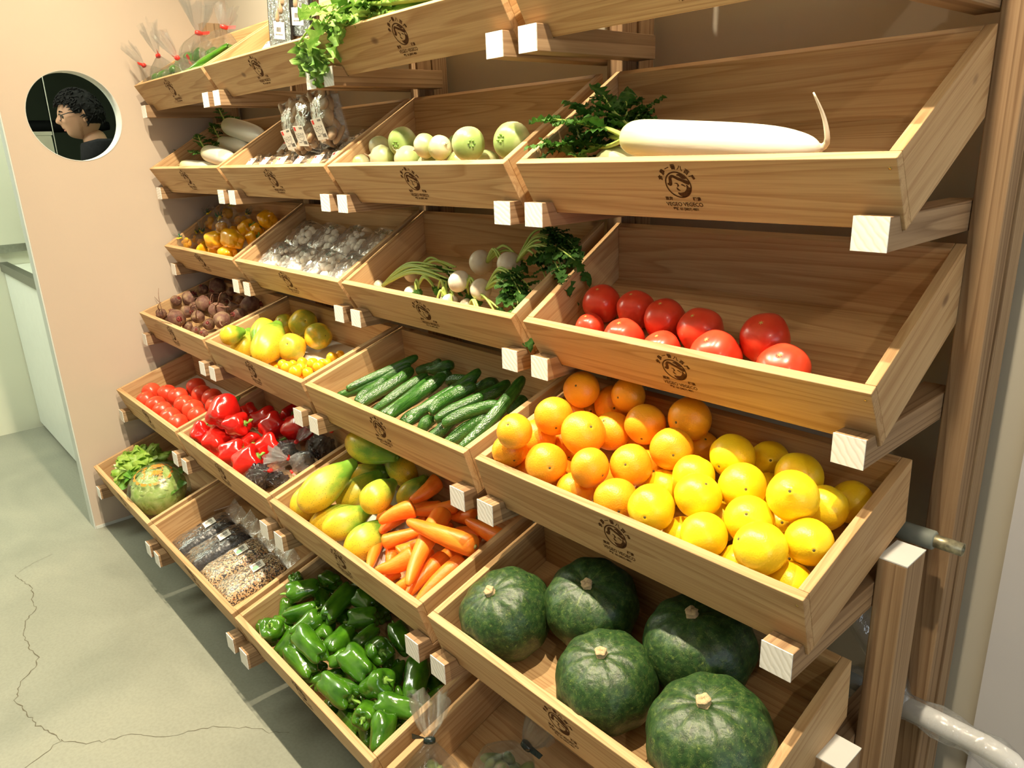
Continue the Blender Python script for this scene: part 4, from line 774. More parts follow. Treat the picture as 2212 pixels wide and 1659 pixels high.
BELL = [bell_mesh(1, 4, .07, 1.0), bell_mesh(2.2, 3, .08, .95), bell_mesh(3.1, 4, .06, .9, .2)]
STM = [stem_mesh(0), stem_mesh(1, .2, .35), stem_mesh(2, .12, .05)]
sp_ = lambda k, rnd: [('stem', STM[rnd.randrange(3)], M_pstem, I4)]
group_caps('red', 5, 2, 'red_bell_pepper', BELL, M_red, 'bell pepper', 'red bell peppers', 'glossy red bell pepper', 'red pepper crate', 3, sp_, .55, True, 7)
group_caps('yelpep', 3, 1, 'yellow_bell_pepper', BELL, M_yel, 'bell pepper', 'loose yellow bell peppers', 'loose glossy yellow bell pepper', 'yellow pepper crate', 3, sp_, .45, True, 5)
PIM = [bell_mesh(1, 4, .09, .92, .12), bell_mesh(2.5, 3, .09, .9, -.15), bell_mesh(4, 4, .08, .96, .05), bell_mesh(5.5, 3, .08, .88, .2)]
PST = [stem_mesh(0, .10, .02), stem_mesh(1, .16, .1)]
group_caps('grn', 6, 3, 'green_bell_pepper', PIM, M_grn, 'bell pepper', 'green bell peppers heaped in the low crate', 'shiny green pepper', 'heap in green pepper crate', 5,
           lambda k, rnd: [('stem', PST[rnd.randrange(2)], M_pstem, I4)], .7, True, 6)

# --- beets
def beet_mesh(s):
    return lathe_mesh('beet', [(0, -.86), (.35, -.9), (.55, -.82), (.9, -.35), (1.0, .05), (.85, .5), (.5, .85), (.2, 1.05), (.08, 1.2), (0, 1.25)], 26, 24, 3, .03, .16, 1.4, s)
BM = [beet_mesh(s) for s in range(4)]
def root_mesh(s, ln=3.0):
    rnd = random.Random(s); p = Vector((0, 0, 1.1)); d = Vector((rnd.uniform(-.3, .3), rnd.uniform(-.3, .3), 1)); pts = []
    for i in range(14):
        pts.append(p.copy()); d += Vector((rnd.uniform(-.5, .5), rnd.uniform(-.5, .5), rnd.uniform(-.6, .2)))*.6; d.normalize(); p = p+d*ln/14
    return MB().tube(pts, [.1*(1-i/15)+.012 for i in range(14)], 6).mesh('root_tail')
RT = [root_mesh(s, l) for s, l in ((1, 2.6), (2, 3.8), (3, 2.0), (5, 4.4))]
def crownb(s):
    mb = MB(); mb.lathe(clampr([(0, -.98), (.26, -.97), (.32, -.9), (.2, -.8), (0, -.8)]), 12)
    rnd = random.Random(s)
    for k in range(5):
        a = k*1.26; mb.tube([(.2*math.cos(a), .2*math.sin(a), -.9), (.25*math.cos(a), .25*math.sin(a), -1.1-.15*rnd.random())], .05, 6)
    return mb.mesh('cut_crown')
CB = [crownb(1), crownb(2)]
def beetparts(k, rnd):
    return [('root_tail', RT[rnd.randrange(4)], M_root, I4), ('cut_crown', CB[rnd.randrange(2)], M_beetcut, I4)]
group_balls('beets', 4, 1, 'beetroot', BM, M_beet, 'beet', 'earthy beets heaped by the partition', 'earthy purple brown beet', 'beet crate', 4, beetparts, 'random', 21)
# the long wiry roots poking up over the beets
def wire_root(pts, rad=.0016):
    P = crom([wp(4, 1, *p) for p in pts], 24); base = Vector(P[0]); return MB().tube([tuple(Vector(p)-base) for p in P], [rad*(1-.7*i/24) for i in range(25)], 6), base
for pts, lb in (([(.08, .06, .07), (.07, .07, .12), (.055, .085, .15), (.035, .10, .165)], 'thin upright beet root poking up at the left crate corner'),
                ([(.47, .03, .045), (.36, .012, .10), (.25, .0, .107), (.17, -.012, .112)], 'long dry beet root lying across the front edge of the beet crate'),
                ([(.30, .17, .07), (.34, .19, .13), (.40, .16, .14), (.43, .12, .08)], 'arched beet root looping over the right hand beets')):
    mb_, bs_ = wire_root(pts); tag(obj('beet_root_strand', mb_, M_root, None, Matrix.Translation(bs_)), lb, 'root')

# --- turnips
def tur_mesh(s, top=1.05):
    return lathe_mesh('turnip', [(0, -.95), (.06, -1.02), (.2, -.88), (.6, -.75), (.95, -.3), (1.0, .1), (.85, .55), (.5, .85), (.2, .93), (0, .9)], 30, 26, 0, 0, .05, 1, s)
TU = [tur_mesh(s) for s in range(3)]
hair = [MB().tube(crom([(0, 0, -.95), (.1, .05, -1.15), (.4, -.1, -1.3), (.7, .1, -1.15)], 12), [.035*(1-i/13)+.006 for i in range(13)], 5).mesh('root_tail'), MB().tube([(0, 0, -.9), (-.1, 0, -1.2), (-.05, .1, -1.35)], [.04, .015, .006], 5).mesh('root_tail')]
ctop = MB()
for k in range(6): a = k*1.05; ctop.tube([(.14*math.cos(a), .14*math.sin(a), .85), (.2*math.cos(a), .2*math.sin(a), .99+.05*(k % 2))], [.07, .05], 6)
ctop = ctop.mesh('cut_stalks')
group_balls('turnipG', 2, 3, 'green_turnip', TU, M_gturnip, 'turnip', 'round pale green turnips', 'smooth pale green turnip', 'green turnip crate', 2,
            lambda k, rnd: [('root_tail', hair[rnd.randrange(2)], M_scar if rnd.random() < .3 else M_turnip, I4), ('cut_stalks', ctop, M_pstem, I4)], 'random', 14)

# --- leaves
def leaf(mb, base, tip, up, width, lobes=5, curl=.25, seed=0, nu=16, deep=.45, ruff=.12):
    base, tip = Vector(base), Vector(tip); d = tip-base; L = d.length; d.normalize(); up = Vector(up); s = d.cross(up)
    if s.length < 1e-3: s = Vector((1, 0, 0))
    s.normalize(); n_ = s.cross(d)
    def fn(u, v):
        w = width*(math.sin(PI*min(1, u*.93+.07))**.7)*(1-deep*(.5+.5*math.cos(2*PI*lobes*u+seed))*(abs(v-.5)*2)**1.0)
        x = (v-.5)*2
        z = curl*L*(u**2)*-.6 + ruff*width*math.sin(9*u*PI*.8+3*x+seed*2)*abs(x) - .25*width*x*x*math.cos(seed)
        return tuple(base + d*(L*u) + s*(x*w) + n_*z)
    mb.grid(nu, 6, fn)
def frond(st, lf, pts, n, size, seed, rad=.004, start=.3, ends=True):
    """a leaf stalk with paired toothed leaflets"""
    rnd = random.Random(seed); P = [Vector(p) for p in crom(pts, 20)]
    if st is not None: st.tube(P, [rad*(1-.6*i/20) for i in range(21)], 7)
    for k in range(n):
        t = start+(1-start)*k/(n-1); i = min(19, int(t*20)); p = P[i]; d = (P[i+1]-P[i]).normalized(); sd = d.cross(Vector((0, 0, 1)))
        if sd.length < .1: sd = Vector((1, 0, 0))
        sd.normalize(); s_ = size*(.45+.75*math.sin(PI*min(1, .15+t*.75)))*rnd.uniform(.8, 1.2)
        for sg in (-1, 1):
            q = p+(sd*sg+d*.5+Vector((0, 0, rnd.uniform(-.3, .5)))).normalized()*s_
            leaf(lf, p, q, (rnd.uniform(-.4, .4), rnd.uniform(-.4, .4), 1), s_*.36, 3, rnd.uniform(-.2, .5), rnd.random()*6, 7, .5, .3)
    if ends:
        d = (P[-1]-P[-3]).normalized(); leaf(lf, P[-1]-d*.01, P[-1]+d*size*1.3, (rnd.uniform(-.3, .3), 0, 1), size*.55, 4, .4, seed, 12, .5, .3)
def rel(mb, M):                                   # world-space builder -> local of matrix M
    Mi = M.inverted(); return MB().add([tuple(Mi @ Vector(v)) for v in mb.v], mb.f)

# white turnips with tops
rk = ranks([(q[0], q[1]) for q in DATA['turnipW']], 2)
c33 = lambda u, v, h: wp(3, 3, u, v, h)
TW = [  # for each bulb: list of stalk end points (u,v,h), leafy?
 ([(.50, .20, .08), (.46, .17, .09)], 0), ([(.40, .10, .05), (.44, .08, .06)], 0), ([(.60, .24, .13), (.62, .21, .12), (.64, .18, .13), (.60, .18, .10)], 1),
 ([(.56, .10, .09), (.58, .08, .07), (.55, .12, .10)], 1), ([(.33, .06, .05), (.30, .09, .05)], 0), ([(.50, .04, .05), (.53, .06, .05)], 0),
 ([(.24, .16, .05), (.28, .15, .06)], 0), ([(.22, .08, .05), (.26, .09, .06)], 0), ([(.38, .05, .03), (.36, .07, .04)], 0), ([(.25, .13, .08), (.28, .12, .07), (.32, .11, .06), (.3, .15, .06)], 0)]
for i, q in enumerate(DATA['turnipW']):
    rnd = random.Random(i+40); p = c33(*q[:3]); R_ = q[3]; ends, leafy = TW[i]
    e0 = sum((c33(*e) for e in ends), Vector())/len(ends); d = (e0-p).normalized()
    M = Matrix.Translation(p) @ d.to_track_quat('Z', 'Y').to_matrix().to_4x4() @ Matrix.Diagonal((R_, R_, R_*.93, 1))
    o = item('white_turnip', TU[i % 3], M_turnip, M, [('root_tail', hair[i % 2], M_turnip, I4)])
    st = MB(); lf = MB(); k = 0
    for e in ends:
        for j in range(3 if leafy or i == 9 else 2):
            E = c33(*e)+Vector((rnd.uniform(-.012, .012), rnd.uniform(-.012, .012), rnd.uniform(-.008, .008))); s0 = p+d*R_*.85; mid = (s0+E)/2+Vector((0, 0, .022+.015*rnd.random()))
            if leafy:
                fwd = (E-s0).normalized(); dn = E+fwd*.05+Vector((rnd.uniform(.0, .03), -.015, -.03-.03*rnd.random()))
                frond(st, lf, [s0, mid, E, dn], 5, .030, i*7+k, .0034, .55)
            else:
                st.tube(crom([s0, mid, E], 12), [.0042*(1-.5*a/12) for a in range(13)], 6)
                if rnd.random() < .6: leaf(lf, E-(E-mid)*.1, E+(E-mid)*.45+Vector((0, 0, -.01)), (0, 0, 1), .013, 4, .3, k, 9)
            k += 1
    obj('stalks', rel(st, M), M_stalk, o, I4)
    if lf.v: obj('leaves', rel(lf, M), M_leaf, o, I4)
    tag(o, 'white turnip with %s, %s of the turnip crate' % ('leafy green top' if leafy else 'pale green stalks', rk[i]), 'turnip', 'white turnips with green tops')

# --- daikon
def daikon_mesh(s, bend):
    P = [(0, .01), (.5, .0), (.8, .02), (.97, .09), (1.0, .3), (1.0, .6), (.9, .8), (.62, .93), (.3, .985), (0, 1)]
    return lathe_mesh('daikon', P, 32, 32, 0, 0, .04, .8, s, bend)
def daikon(r, c, q, label, stalks, tail=None, seed=0, bend=.15, nleaf=9, lsz=.030, grp_='daikon radishes in the left crate'):
    a = wp(r, c, *q[0:3]); b = wp(r, c, *q[3:6]); M = align(a, b, q[6], 0, .8)
    o = item('daikon_radish', daikon_mesh(seed, bend), M_daikon, M, [])
    d = (a-b).normalized(); s0 = a+d*q[6]*.75; st = MB(); lf = MB()
    for k, pts in enumerate(stalks): frond(st, lf, [s0]+[wp(r, c, *p) for p in pts], nleaf, lsz, seed*9+k, .0048, .32)
    obj('leaf_stalks', rel(st, M), M_stalk, o, I4); obj('leaves', rel(lf, M), M_leaf, o, I4)
    if tail:
        T = MB().tube(crom([b-d*q[6]*.7]+[wp(r, c, *p) for p in tail], 16), [.0075*(1-.85*i/16) for i in range(17)], 8); obj('root_tail', rel(T, M), M_turnip, o, I4)
    tag(o, label, 'radish', grp_); return o
q0, q1 = DATA['daik4']
daikon(2, 4, q0, 'huge white daikon in the top right crate with curled up root tail', [
    [(.16, .13, .09), (.12, .15, .11), (.09, .17, .13)], [(.13, .11, .10), (.08, .10, .12), (.03, .09, .135)], [(.15, .15, .075), (.145, .175, .08), (.15, .19, .085)],
    [(.12, .12, .08), (.08, .14, .10), (.05, .15, .12)], [(.14, .15, .08), (.12, .18, .09), (.11, .20, .10)], [(.12, .10, .07), (.06, .10, .08), (.04, .07, .09)]],
    [(.520, .075, .070), (.538, .075, .080), (.535, .085, .11), (.524, .09, .145)], 1, .12, 10, .034, 'long daikon radishes in the right crate')
daikon(2, 4, q1, 'second long white daikon lying low behind the crate front board', [
    [(.08, .08, .06), (.05, .07, .09), (.035, .05, .11)], [(.08, .09, .05), (.06, .11, .07), (.04, .13, .09)]], None, 2, .1, 8, .028, 'long daikon radishes in the right crate')
DL = ['topmost daikon of four, fat and shaded, near the partition', 'smaller daikon under the topmost one in the left crate', 'bright white daikon lit near the front of the left crate', 'lowest daikon along the front board of the left crate']
for i, q in enumerate(DATA['daik1']):
    u, v, h = q[0], q[1], q[2]
    daikon(2, 1, q, DL[i], [[(u-.06, v+.02, h+.03), (u-.10, v+.04, h+.05)], [(u-.06, v-.01, h+.01), (u-.11, v-.01, h+.02)], [(u-.05, v+.04, h+.0), (u-.09, v+.07, h+.0)]], None, 10+i, .1, 7, .022)

# --- celery
cel = empty('celery_bunch', Matrix.Translation(wp(1, 3, .3, .12, .08)))
tag(cel, 'bunch of fresh celery with leaves hanging over the top crate front', 'celery')
st, lf = MB(), MB(); rnd = random.Random(9)
for k in range(11):
    u0 = .60; v0 = .04+.018*(k % 6); h0 = .075+.02*(k//6); 
    P = [wp(1, 3, u0, v0, h0), wp(1, 3, .42, v0, h0+.012), wp(1, 3, .26, v0+rnd.uniform(-.01, .01), h0+.02)]
    st.tube(crom(P, 10), [.012-.0006*i for i in range(11)], 9)
    e = P[-1]; t = [e, wp(1, 3, .18+rnd.uniform(-.03, .03), v0+rnd.uniform(-.03, .02), h0+.04), wp(1, 3, .08+rnd.uniform(-.07, .10), v0+rnd.uniform(-.05, .0), h0+rnd.uniform(.0, .06))]
    frond(st, lf, t, 4, .056, 60+k, .005, .2)
for (a, b, c_, w) in (((.06, .02, .12), (.01, -.02, .10), (-.015, -.05, .0), .068), ((.02, .02, .13), (-.05, -.01, .10), (-.065, -.03, .0), .055), ((.16, .01, .115), (.12, -.01, .115), (.09, -.015, .08), .03)):
    A, B_, C_ = wp(1, 3, *a), wp(1, 3, *b), wp(1, 3, *c_); st.tube([A, B_], .0025, 6)
    for dx in (-.022, 0, .022): leaf(lf, B_, C_+Vector((dx, 0, abs(dx)*1.1)), (0.1, -1, .2), w*(1 if dx == 0 else .6), 5, .15, w*70+dx*60, 16, .55, .2)
for k in range(16):
    A = wp(1, 3, rnd.uniform(.02, .42), rnd.uniform(.02, .12), .10+rnd.uniform(0, .03)); leaf(lf, A, A+Vector((rnd.uniform(-.07, .02), rnd.uniform(-.04, .03), rnd.uniform(-.01, .035))), (0, -.3, 1), .026, 4, .3, k, 12, .55, .3)
Mc = cel.matrix_world.copy()
Mc = Matrix.Translation(wp(1, 3, .3, .12, .08))
obj('stalks', rel(st, Mc), M_celst, cel, I4); obj('leaves', rel(lf, Mc), M_celery, cel, I4)
# ------------------------------------------------------------------ packaged goods
M_redtie = plain('red_tape_tie', (0.75, 0.03, 0.02), 0.4, 0.5)
M_blktie = plain('black_tape_tie', (0.012, 0.022, 0.02), 0.25, 0.6)
M_label = plain('off_white_paper_label', (0.80, 0.77, 0.68), 0.6, 0.3, 0.02)
M_ink = plain('black_ink', (0.015, 0.013, 0.012), 0.6, 0.2)
M_grink = plain('dark_green_print', (0.02, 0.12, 0.05), 0.5, 0.3)
M_gold = plain('gold_print', (0.45, 0.25, 0.05), 0.5, 0.3)
M_mush = fruit('brown_oyster_mushroom', [(0.3, (0.28, 0.18, 0.10)), (0.7, (0.46, 0.33, 0.20))], 0.5, 0.3, 3.0)
M_wmush = fruit('white_button_mushroom', [(0.3, (0.90, 0.84, 0.72)), (0.7, (0.97, 0.94, 0.86))], 0.5, 0.3, 3.0)
M_black = plain('black_plastic_tray', (0.018, 0.015, 0.013), 0.25, 0.6)
M_eggp = fruit('dark_purple_black_skin', [(0.3, (0.008, 0.006, 0.010)), (0.7, (0.02, 0.014, 0.02))], 0.2, 0.6, 3.0, coat=0.4)
M_yb = fruit('mini_yellow_pepper_skin', [(0.3, (0.92, 0.38, 0.01)), (0.7, (1.0, 0.55, 0.02))], 0.25, 0.6, 2.0, coat=0.3)

def sack_mesh(s, neck=.62, flare=.55, hgt=2.6, body=1.25):
    """clear bag gathered at a neck: unit radius body below, fan above"""
    P = clampr(crom([(0, -.75), (.6, -.78), (.98, -.45), (1.02, .05), (.82, .55), (.42, .95), (.12, body), (.14, body+.12), (.36, body+.5), (flare, hgt), ], 30)); mb = MB(); seg = 40
    vs = []; fs = []; n = len(P)
    for i, (r, z) in enumerate(P):
        for k in range(seg):
            a = 2*PI*k/seg; t = i/(n-1)
            w = .06*nz3((math.cos(a)*2, math.sin(a)*2, z*2), s, 1.7)+(.22*math.cos(9*a+s)*max(0, (z-.5)/1.2) + .05*math.cos(17*a))
            zz = z + (.22*math.sin(5*a+s) if i > n-4 else .05*nz3((math.cos(a), math.sin(a), z), s+3, 2.5))
            vs.append((r*(1+w)*math.cos(a), r*(1+w)*math.sin(a)*(.8 if z < body else .55), zz))
    for i in range(n-1):
        for k in range(seg): a = i*seg+k; b = i*seg+(k+1) % seg; fs.append((a, b, b+seg, a+seg))
    fs.append(tuple(range(seg))[::-1]); return mb.add(vs, fs).mesh('clear_bag')
SACK = [sack_mesh(1), sack_mesh(2, flare=.8, hgt=2.9), sack_mesh(3, flare=.5, hgt=2.2, body=1.1)]
tie = MB(); tie.lathe([(.11, 1.14), (.19, 1.17), (.20, 1.24), (.19, 1.32), (.11, 1.35)], 14, lambda r, z, a, t: (r*math.cos(a), r*.7*math.sin(a), z)); tie.add([(.1, -.03, 1.17), (.55, -.08, 1.30), (.56, -.06, 1.46), (.1, .03, 1.33), (.1, .0, 1.17), (.55, -.05, 1.30), (.56, -.03, 1.46), (.1, .06, 1.33)], [(0, 1, 2, 3), (7, 6, 5, 4)]); tie = tie.mesh('tie')
def bits(seed, n, rb, kind='ell', elong=1.3, spread=.62):
    rnd = random.Random(seed); mb = MB()
    for k in range(n):
        p = Vector((rnd.gauss(0, 1), rnd.gauss(0, 1), rnd.gauss(0, 1))); p.normalize(); p *= spread*rnd.random()**.4; p.z = p.z*.8-.12; p.y *= .75
        R = Euler((rnd.uniform(0, 6), rnd.uniform(0, 6), 0)).to_matrix().to_4x4(); r = rb*rnd.uniform(.8, 1.2)
        if kind == 'ell': prof = [(0, -elong), (.7, -.8*elong), (1, 0), (.75, .75*elong), (0, elong)]
        else: prof = [(0, -.5), (.85, -.35), (1, 0), (.7, .45), (0, .6)]
        mb.lathe([(a*r, b*r) for a, b in clampr(crom(prof, 10))], 12, None, Matrix.Translation(p) @ R)
    return mb.mesh('contents')
def sack(name, p, up, r, seed, cont, cmat, cname, tiemat, label, cat, group, mesh=None, filmm=None, yaw=0):
    R = Vector(up).normalized().to_track_quat('Z', 'Y').to_matrix() @ rz(yaw)
    M = Matrix.Translation(p) @ R.to_4x4() @ Matrix.Diagonal((r, r, r, 1))
    root = empty(name, M)
    obj('clear_bag', mesh or SACK[seed % 3], filmm or M_film, root, I4)
    if cont: obj(cname, cont, cmat, root, I4)
    obj('tie', tie, tiemat, root, I4)
    tag(root, label, cat, group); return root
GB = [bits(s, 7, .34, 'ell', 1.5) for s in (1, 2, 3)]
G11 = 'clear bags of green peppers with red ties'
for i, (u, v, h, r, up, lb) in enumerate([
    (.075, .06, .075, .059, (-.35, -.45, .8), 'leftmost red tied bag of green peppers leaning over the crate rim'),
    (.17, .06, .085, .061, (-.25, -.1, 1), 'bag of green peppers with tall flaring top, front left of top crate'),
    (.30, .055, .065, .059, (-.05, .5, .6), 'low red tied bag in the middle of the top left crate front'),
    (.42, .05, .065, .059, (.1, -.5, .7), 'bag of green peppers at the front, red tie low on the rim'),
    (.30, .16, .09, .067, (-.15, .15, 1), 'biggest flaring red tied bag behind in the top left crate'),
    (.46, .17, .085, .064, (.2, .2, 1), 'red tied bag of green peppers furthest right, at the back'),
    (.15, .17, .08, .050, (-.3, .5, .5), 'dark green pepper bag against the back, left side')]):
    sack('bag_of_green_peppers', wp(1, 1, u, v, h), up, r, i, GB[i % 3], M_grn, 'green_peppers', M_redtie, lb, 'bag', G11, yaw=i)
for (a, b, r, lb) in (((.48, .05, .085), (.60, .13, .10), .020, 'long loose green pepper at the right side of the top left crate'), ((.40, .03, .085), (.55, .055, .085), .016, 'loose bright green pepper lying along the crate corner')):
    tag(item('green_pepper', PIM[0], M_grn, align(wp(1, 1, *a), wp(1, 1, *b), r, 0, .6), [('stem', PST[0], M_pstem, I4)]), lb, 'pepper')

YB = [bits(s, 6, .40, 'ell', 1.25) for s in (11, 12, 13)]
tuft = MB(); rnd = random.Random(4)
for k in range(9):
    a = rnd.uniform(0, 6.28); tuft.tube(crom([(0, 0, 1.15), (.14*math.cos(a), .14*math.sin(a), 1.4), (.40*math.cos(a), .40*math.sin(a), 1.62+rnd.random()*.2)], 6), [.04]*7, 5)
tuft = tuft.mesh('green_printed_top')
YL = ['bag of small yellow peppers at the front left corner of its crate', 'brightly lit yellow pepper bag behind the front left one', 'shaded yellow pepper bag at the back left with yellow ribbon',
      'topmost dark yellow pepper bag at the back of the crate', 'large yellow pepper bag in the centre with printed badge', 'yellow pepper bag next to the loose peppers at the back', 'half hidden yellow pepper bag between the front bags']
for i, q in enumerate(DATA['bagy']):
    o = sack('bag_of_yellow_peppers', wp(3, 1, *q[:3]), [(-1, -.1, .55), (-.5, .3, 1), (-.8, .1, .9), (-.7, .5, .8), (-.9, .3, .8), (.9, .2, .6), (-.6, .6, .9)][i], q[3]*1.0, i, YB[i % 3], M_yb, 'yellow_peppers', plain('yellow_ribbon', (.85, .65, .02), .4) if i == 0 else bpy.data.materials['yellow_ribbon'], YL[i], 'bag', 'bagged yellow peppers', yaw=i*1.3)
    obj('green_printed_top', tuft, M_grink, o, I4)
KELP = [bits(s, 150, .16, 'ell', 2.6, .80) for s in (21, 22, 23)]
BL = ['black filled bag with red tie beside the red peppers, upper left one', 'crinkled black filled bag right of the others with white neck', 'darkest black bag in the shade under the cucumber crate',
      'black seaweed bag at the front edge of the red pepper crate', 'small black bag tucked in the front right crate corner']
for i, q in enumerate(DATA['bagb']):
    sack('bag_of_dried_black_kelp', wp(5, 2, *q[:3]), [(.5, .3, .6), (-.2, -.8, .4), (.3, .3, .7), (.8, .2, .5), (.3, .9, .5)][i], q[3]*1.1, i, KELP[i % 3], M_eggp, 'black_contents', M_redtie, BL[i], 'bag', 'black filled bags with red ties', filmm=M_film2 if i == 1 else None, yaw=i)
HERB = [bits(s, 16, .2, 'ell', 2.8, .7) for s in (31, 32)]
M_herb = fruit('purple_green_leafy_contents', [(0.3, (0.06, 0.12, 0.03)), (0.55, (0.25, 0.32, 0.10)), (0.75, (0.40, 0.16, 0.10))], 0.5, 0.4, 3.0)
for i, (u, v, h, r, up, lb) in enumerate([
    (.045, .065, .035, .062, (-.35, .3, 1), 'black tied clear bag at the left corner of the bottom crate'),
    (.155, .042, .018, .048, (.1, -.3, .8), 'black tied bag in the bottom crate, between the two taller bags'),
    (.165, .165, .045, .062, (.35, .45, .9), 'black tied clear bag standing right of the others by the knot')]):
    sack('bag_of_greens', wp(6, 4, u, v, h), up, r, i, HERB[i % 2], M_herb, 'leafy_contents', M_blktie, lb, 'bag', 'black tied bags in the bottom crate', filmm=M_film, yaw=i*2)

# --- oyster mushroom packs
def barcode(mb, x0, x1, y0, y1, seed, z=0):
    rnd = random.Random(seed); x = x0
    while x < x1-.0008:
        w = rnd.uniform(.0004, .0011); mb.add([(x, y0, z), (min(x+w, x1), y0, z), (min(x+w, x1), y1, z), (x, y1, z)], [(0, 1, 2, 3)]); x += w+rnd.uniform(.0004, .001)
HIRA = text_mesh('ひらたけ', 0.0125, 0.0)
def caps_cluster(seed, w, d, n):
    rnd = random.Random(seed); mb = MB()
    for k in range(n):
        x, y = rnd.uniform(-w, w), rnd.uniform(-d, d); r = rnd.uniform(.013, .021)
        M = Matrix.Translation((x, y, .018+rnd.uniform(0, .014))) @ Euler((rnd.uniform(-.8, .8), rnd.uniform(-.8, .8), rnd.uniform(0, 6))).to_matrix().to_4x4()
        mb.lathe([(a*r, b*r) for a, b in clampr(crom([(0, -.2), (.7, -.25), (1, 0), (.8, .35), (0, .5)], 10))], 14, lambda r_, z, a, t: (r_*math.cos(a)*1.25, r_*math.sin(a)*.85, z), M)
        mb.tube([M @ Vector((0, 0, 0)), M @ Vector((0, 0, -.02))], r*.35, 6)
    return mb.mesh('mushrooms')
def pillow(w, d, h, seed, nu=14, nv=10, name='clear_wrap', rough=.05):
    mb = MB()
    def top(u, v):
        x, y = (u-.5)*2, (v-.5)*2; e = max(0, (1-abs(x)**4)*(1-abs(y)**4))
        return (x*w*(1-.03*nz3((x, y, 0), seed, 3)), y*d, h*e**.45+rough*h*nz3((x*3, y*3, 0), seed, 2)*(e > 0))
    mb.grid(nu, nv, top)
    mb.grid(nu, nv, lambda u, v: ((.5-u)*2*w, (v-.5)*2*d, 0))
    return mb.mesh(name)
HC = [caps_cluster(s, .036, .048, 22) for s in (1, 2)]
HP = [pillow(.046, .060, .044, s) for s in (1, 2)]
trm = MB(); trm.add([(-.04, -.055, 0), (.04, -.055, 0), (.04, .055, 0), (-.04, .055, 0), (-.045, -.06, .022), (.045, -.06, .022), (.045, .06, .022), (-.045, .06, .022), (-.042, -.057, .022), (.042, -.057, .022), (.042, .057, .022), (-.042, .057, .022), (-.038, -.053, .002), (.038, -.053, .002), (.038, .053, .002), (-.038, .053, .002)],
    [(3, 2, 1, 0), (0, 1, 5, 4), (1, 2, 6, 5), (2, 3, 7, 6), (3, 0, 4, 7), (4, 5, 9, 8), (5, 6, 10, 9), (6, 7, 11, 10), (7, 4, 8, 11), (9, 8, 12, 13)[::-1], (10, 9, 13, 14)[::-1], (11, 10, 14, 15)[::-1], (8, 11, 15, 12)[::-1], (12, 13, 14, 15)])
trm = trm.mesh('clear_tray', False)
lbm = MB().box(-.021, .021, -.021, .021, 0, .0006).mesh('label', False)
ink = MB(); place(ink, HIRA, -.001, .001, .05, .68); disc_ring(ink, .0, .004, lambda a: .0135, lambda a: .0143, PI*1.15, PI*1.95, 20)
barcode(ink, .004, .018, -.017, -.010, 3); barcode(ink, .004, .018, .0145, .0185, 5); barcode(ink, -.016, -.004, -.014, -.012, 6); ink = ink.mesh('print', False)
redsq = MB().box(-.019, -.011, .011, .019, 0, .0001).mesh('red_mark', False)
def hira(p, R, label, k, grp_='oyster mushroom packs'):
    M = Matrix.Translation(p) @ R.to_4x4(); root = empty('oyster_mushroom_pack', M)
    obj('clear_tray', trm, M_film2, root, I4); obj('mushrooms', HC[k % 2], M_mush, root, I4); obj('clear_wrap', HP[k % 2], M_film, root, I4)
    lb = obj('label', lbm, M_label, root, Matrix.Translation((.0, -.024, .046)) @ Euler((.25, 0, .12*(k % 3-1))).to_matrix().to_4x4() @ Matrix.Diagonal((1.08, 1.08, 1, 1)))
    obj('print', ink, M_ink, lb, Matrix.Translation((0, 0, .0008))); obj('red_mark', redsq, M_redtie, lb, Matrix.Translation((0, 0, .0007)))
    tag(root, label, 'mushrooms', grp_); return root
F22 = frame(2, 2).to_3x3()
for i, (u, v, h, a, lb) in enumerate([
    (.075, .085, .03, .1, 'labelled mushroom pack lying at the left front of its crate'), (.185, .085, .032, -.1, 'labelled mushroom pack lying second from the left at the front'),
    (.295, .085, .032, .05, 'labelled mushroom pack lying in the front centre'), (.405, .085, .032, -.05, 'labelled mushroom pack lying second from right at the front'),
    (.515, .085, .034, .1, 'labelled mushroom pack lying right, glinting film'), (.60, .10, .035, .2, 'mushroom pack at the right wall of the mushroom crate')]):
    hira(wp(2, 2, u, v, h), F22 @ rz(a), lb, i)
for i, (u, v, h, a) in enumerate([(.12, .195, .02, 0), (.25, .195, .02, 0), (.38, .195, .02, .1), (.51, .195, .02, 0)]):
    hira(wp(2, 2, u, v, h), F22 @ rz(a), ['back left', 'back middle left', 'back middle right', 'back right'][i]+' mushroom pack lying under the leaning packs', i)
for i, (u, v, h, a, lb) in enumerate([(.27, .165, .115, .10, 'upright mushroom pack with label, left of the three leaning ones'), (.36, .165, .122, -.15, 'upright mushroom pack with tilted label, middle of the three leaning ones'), (.465, .170, .135, .18, 'upright mushroom pack, right and highest of the three leaning ones')]):
    hp_ = hira(wp(2, 2, u+.065, v, h+.012), F22 @ Euler((1.10, 0, 0)).to_matrix() @ rz(a), lb, i+1); hp_.scale = (1.25, 1.22, 1.1)

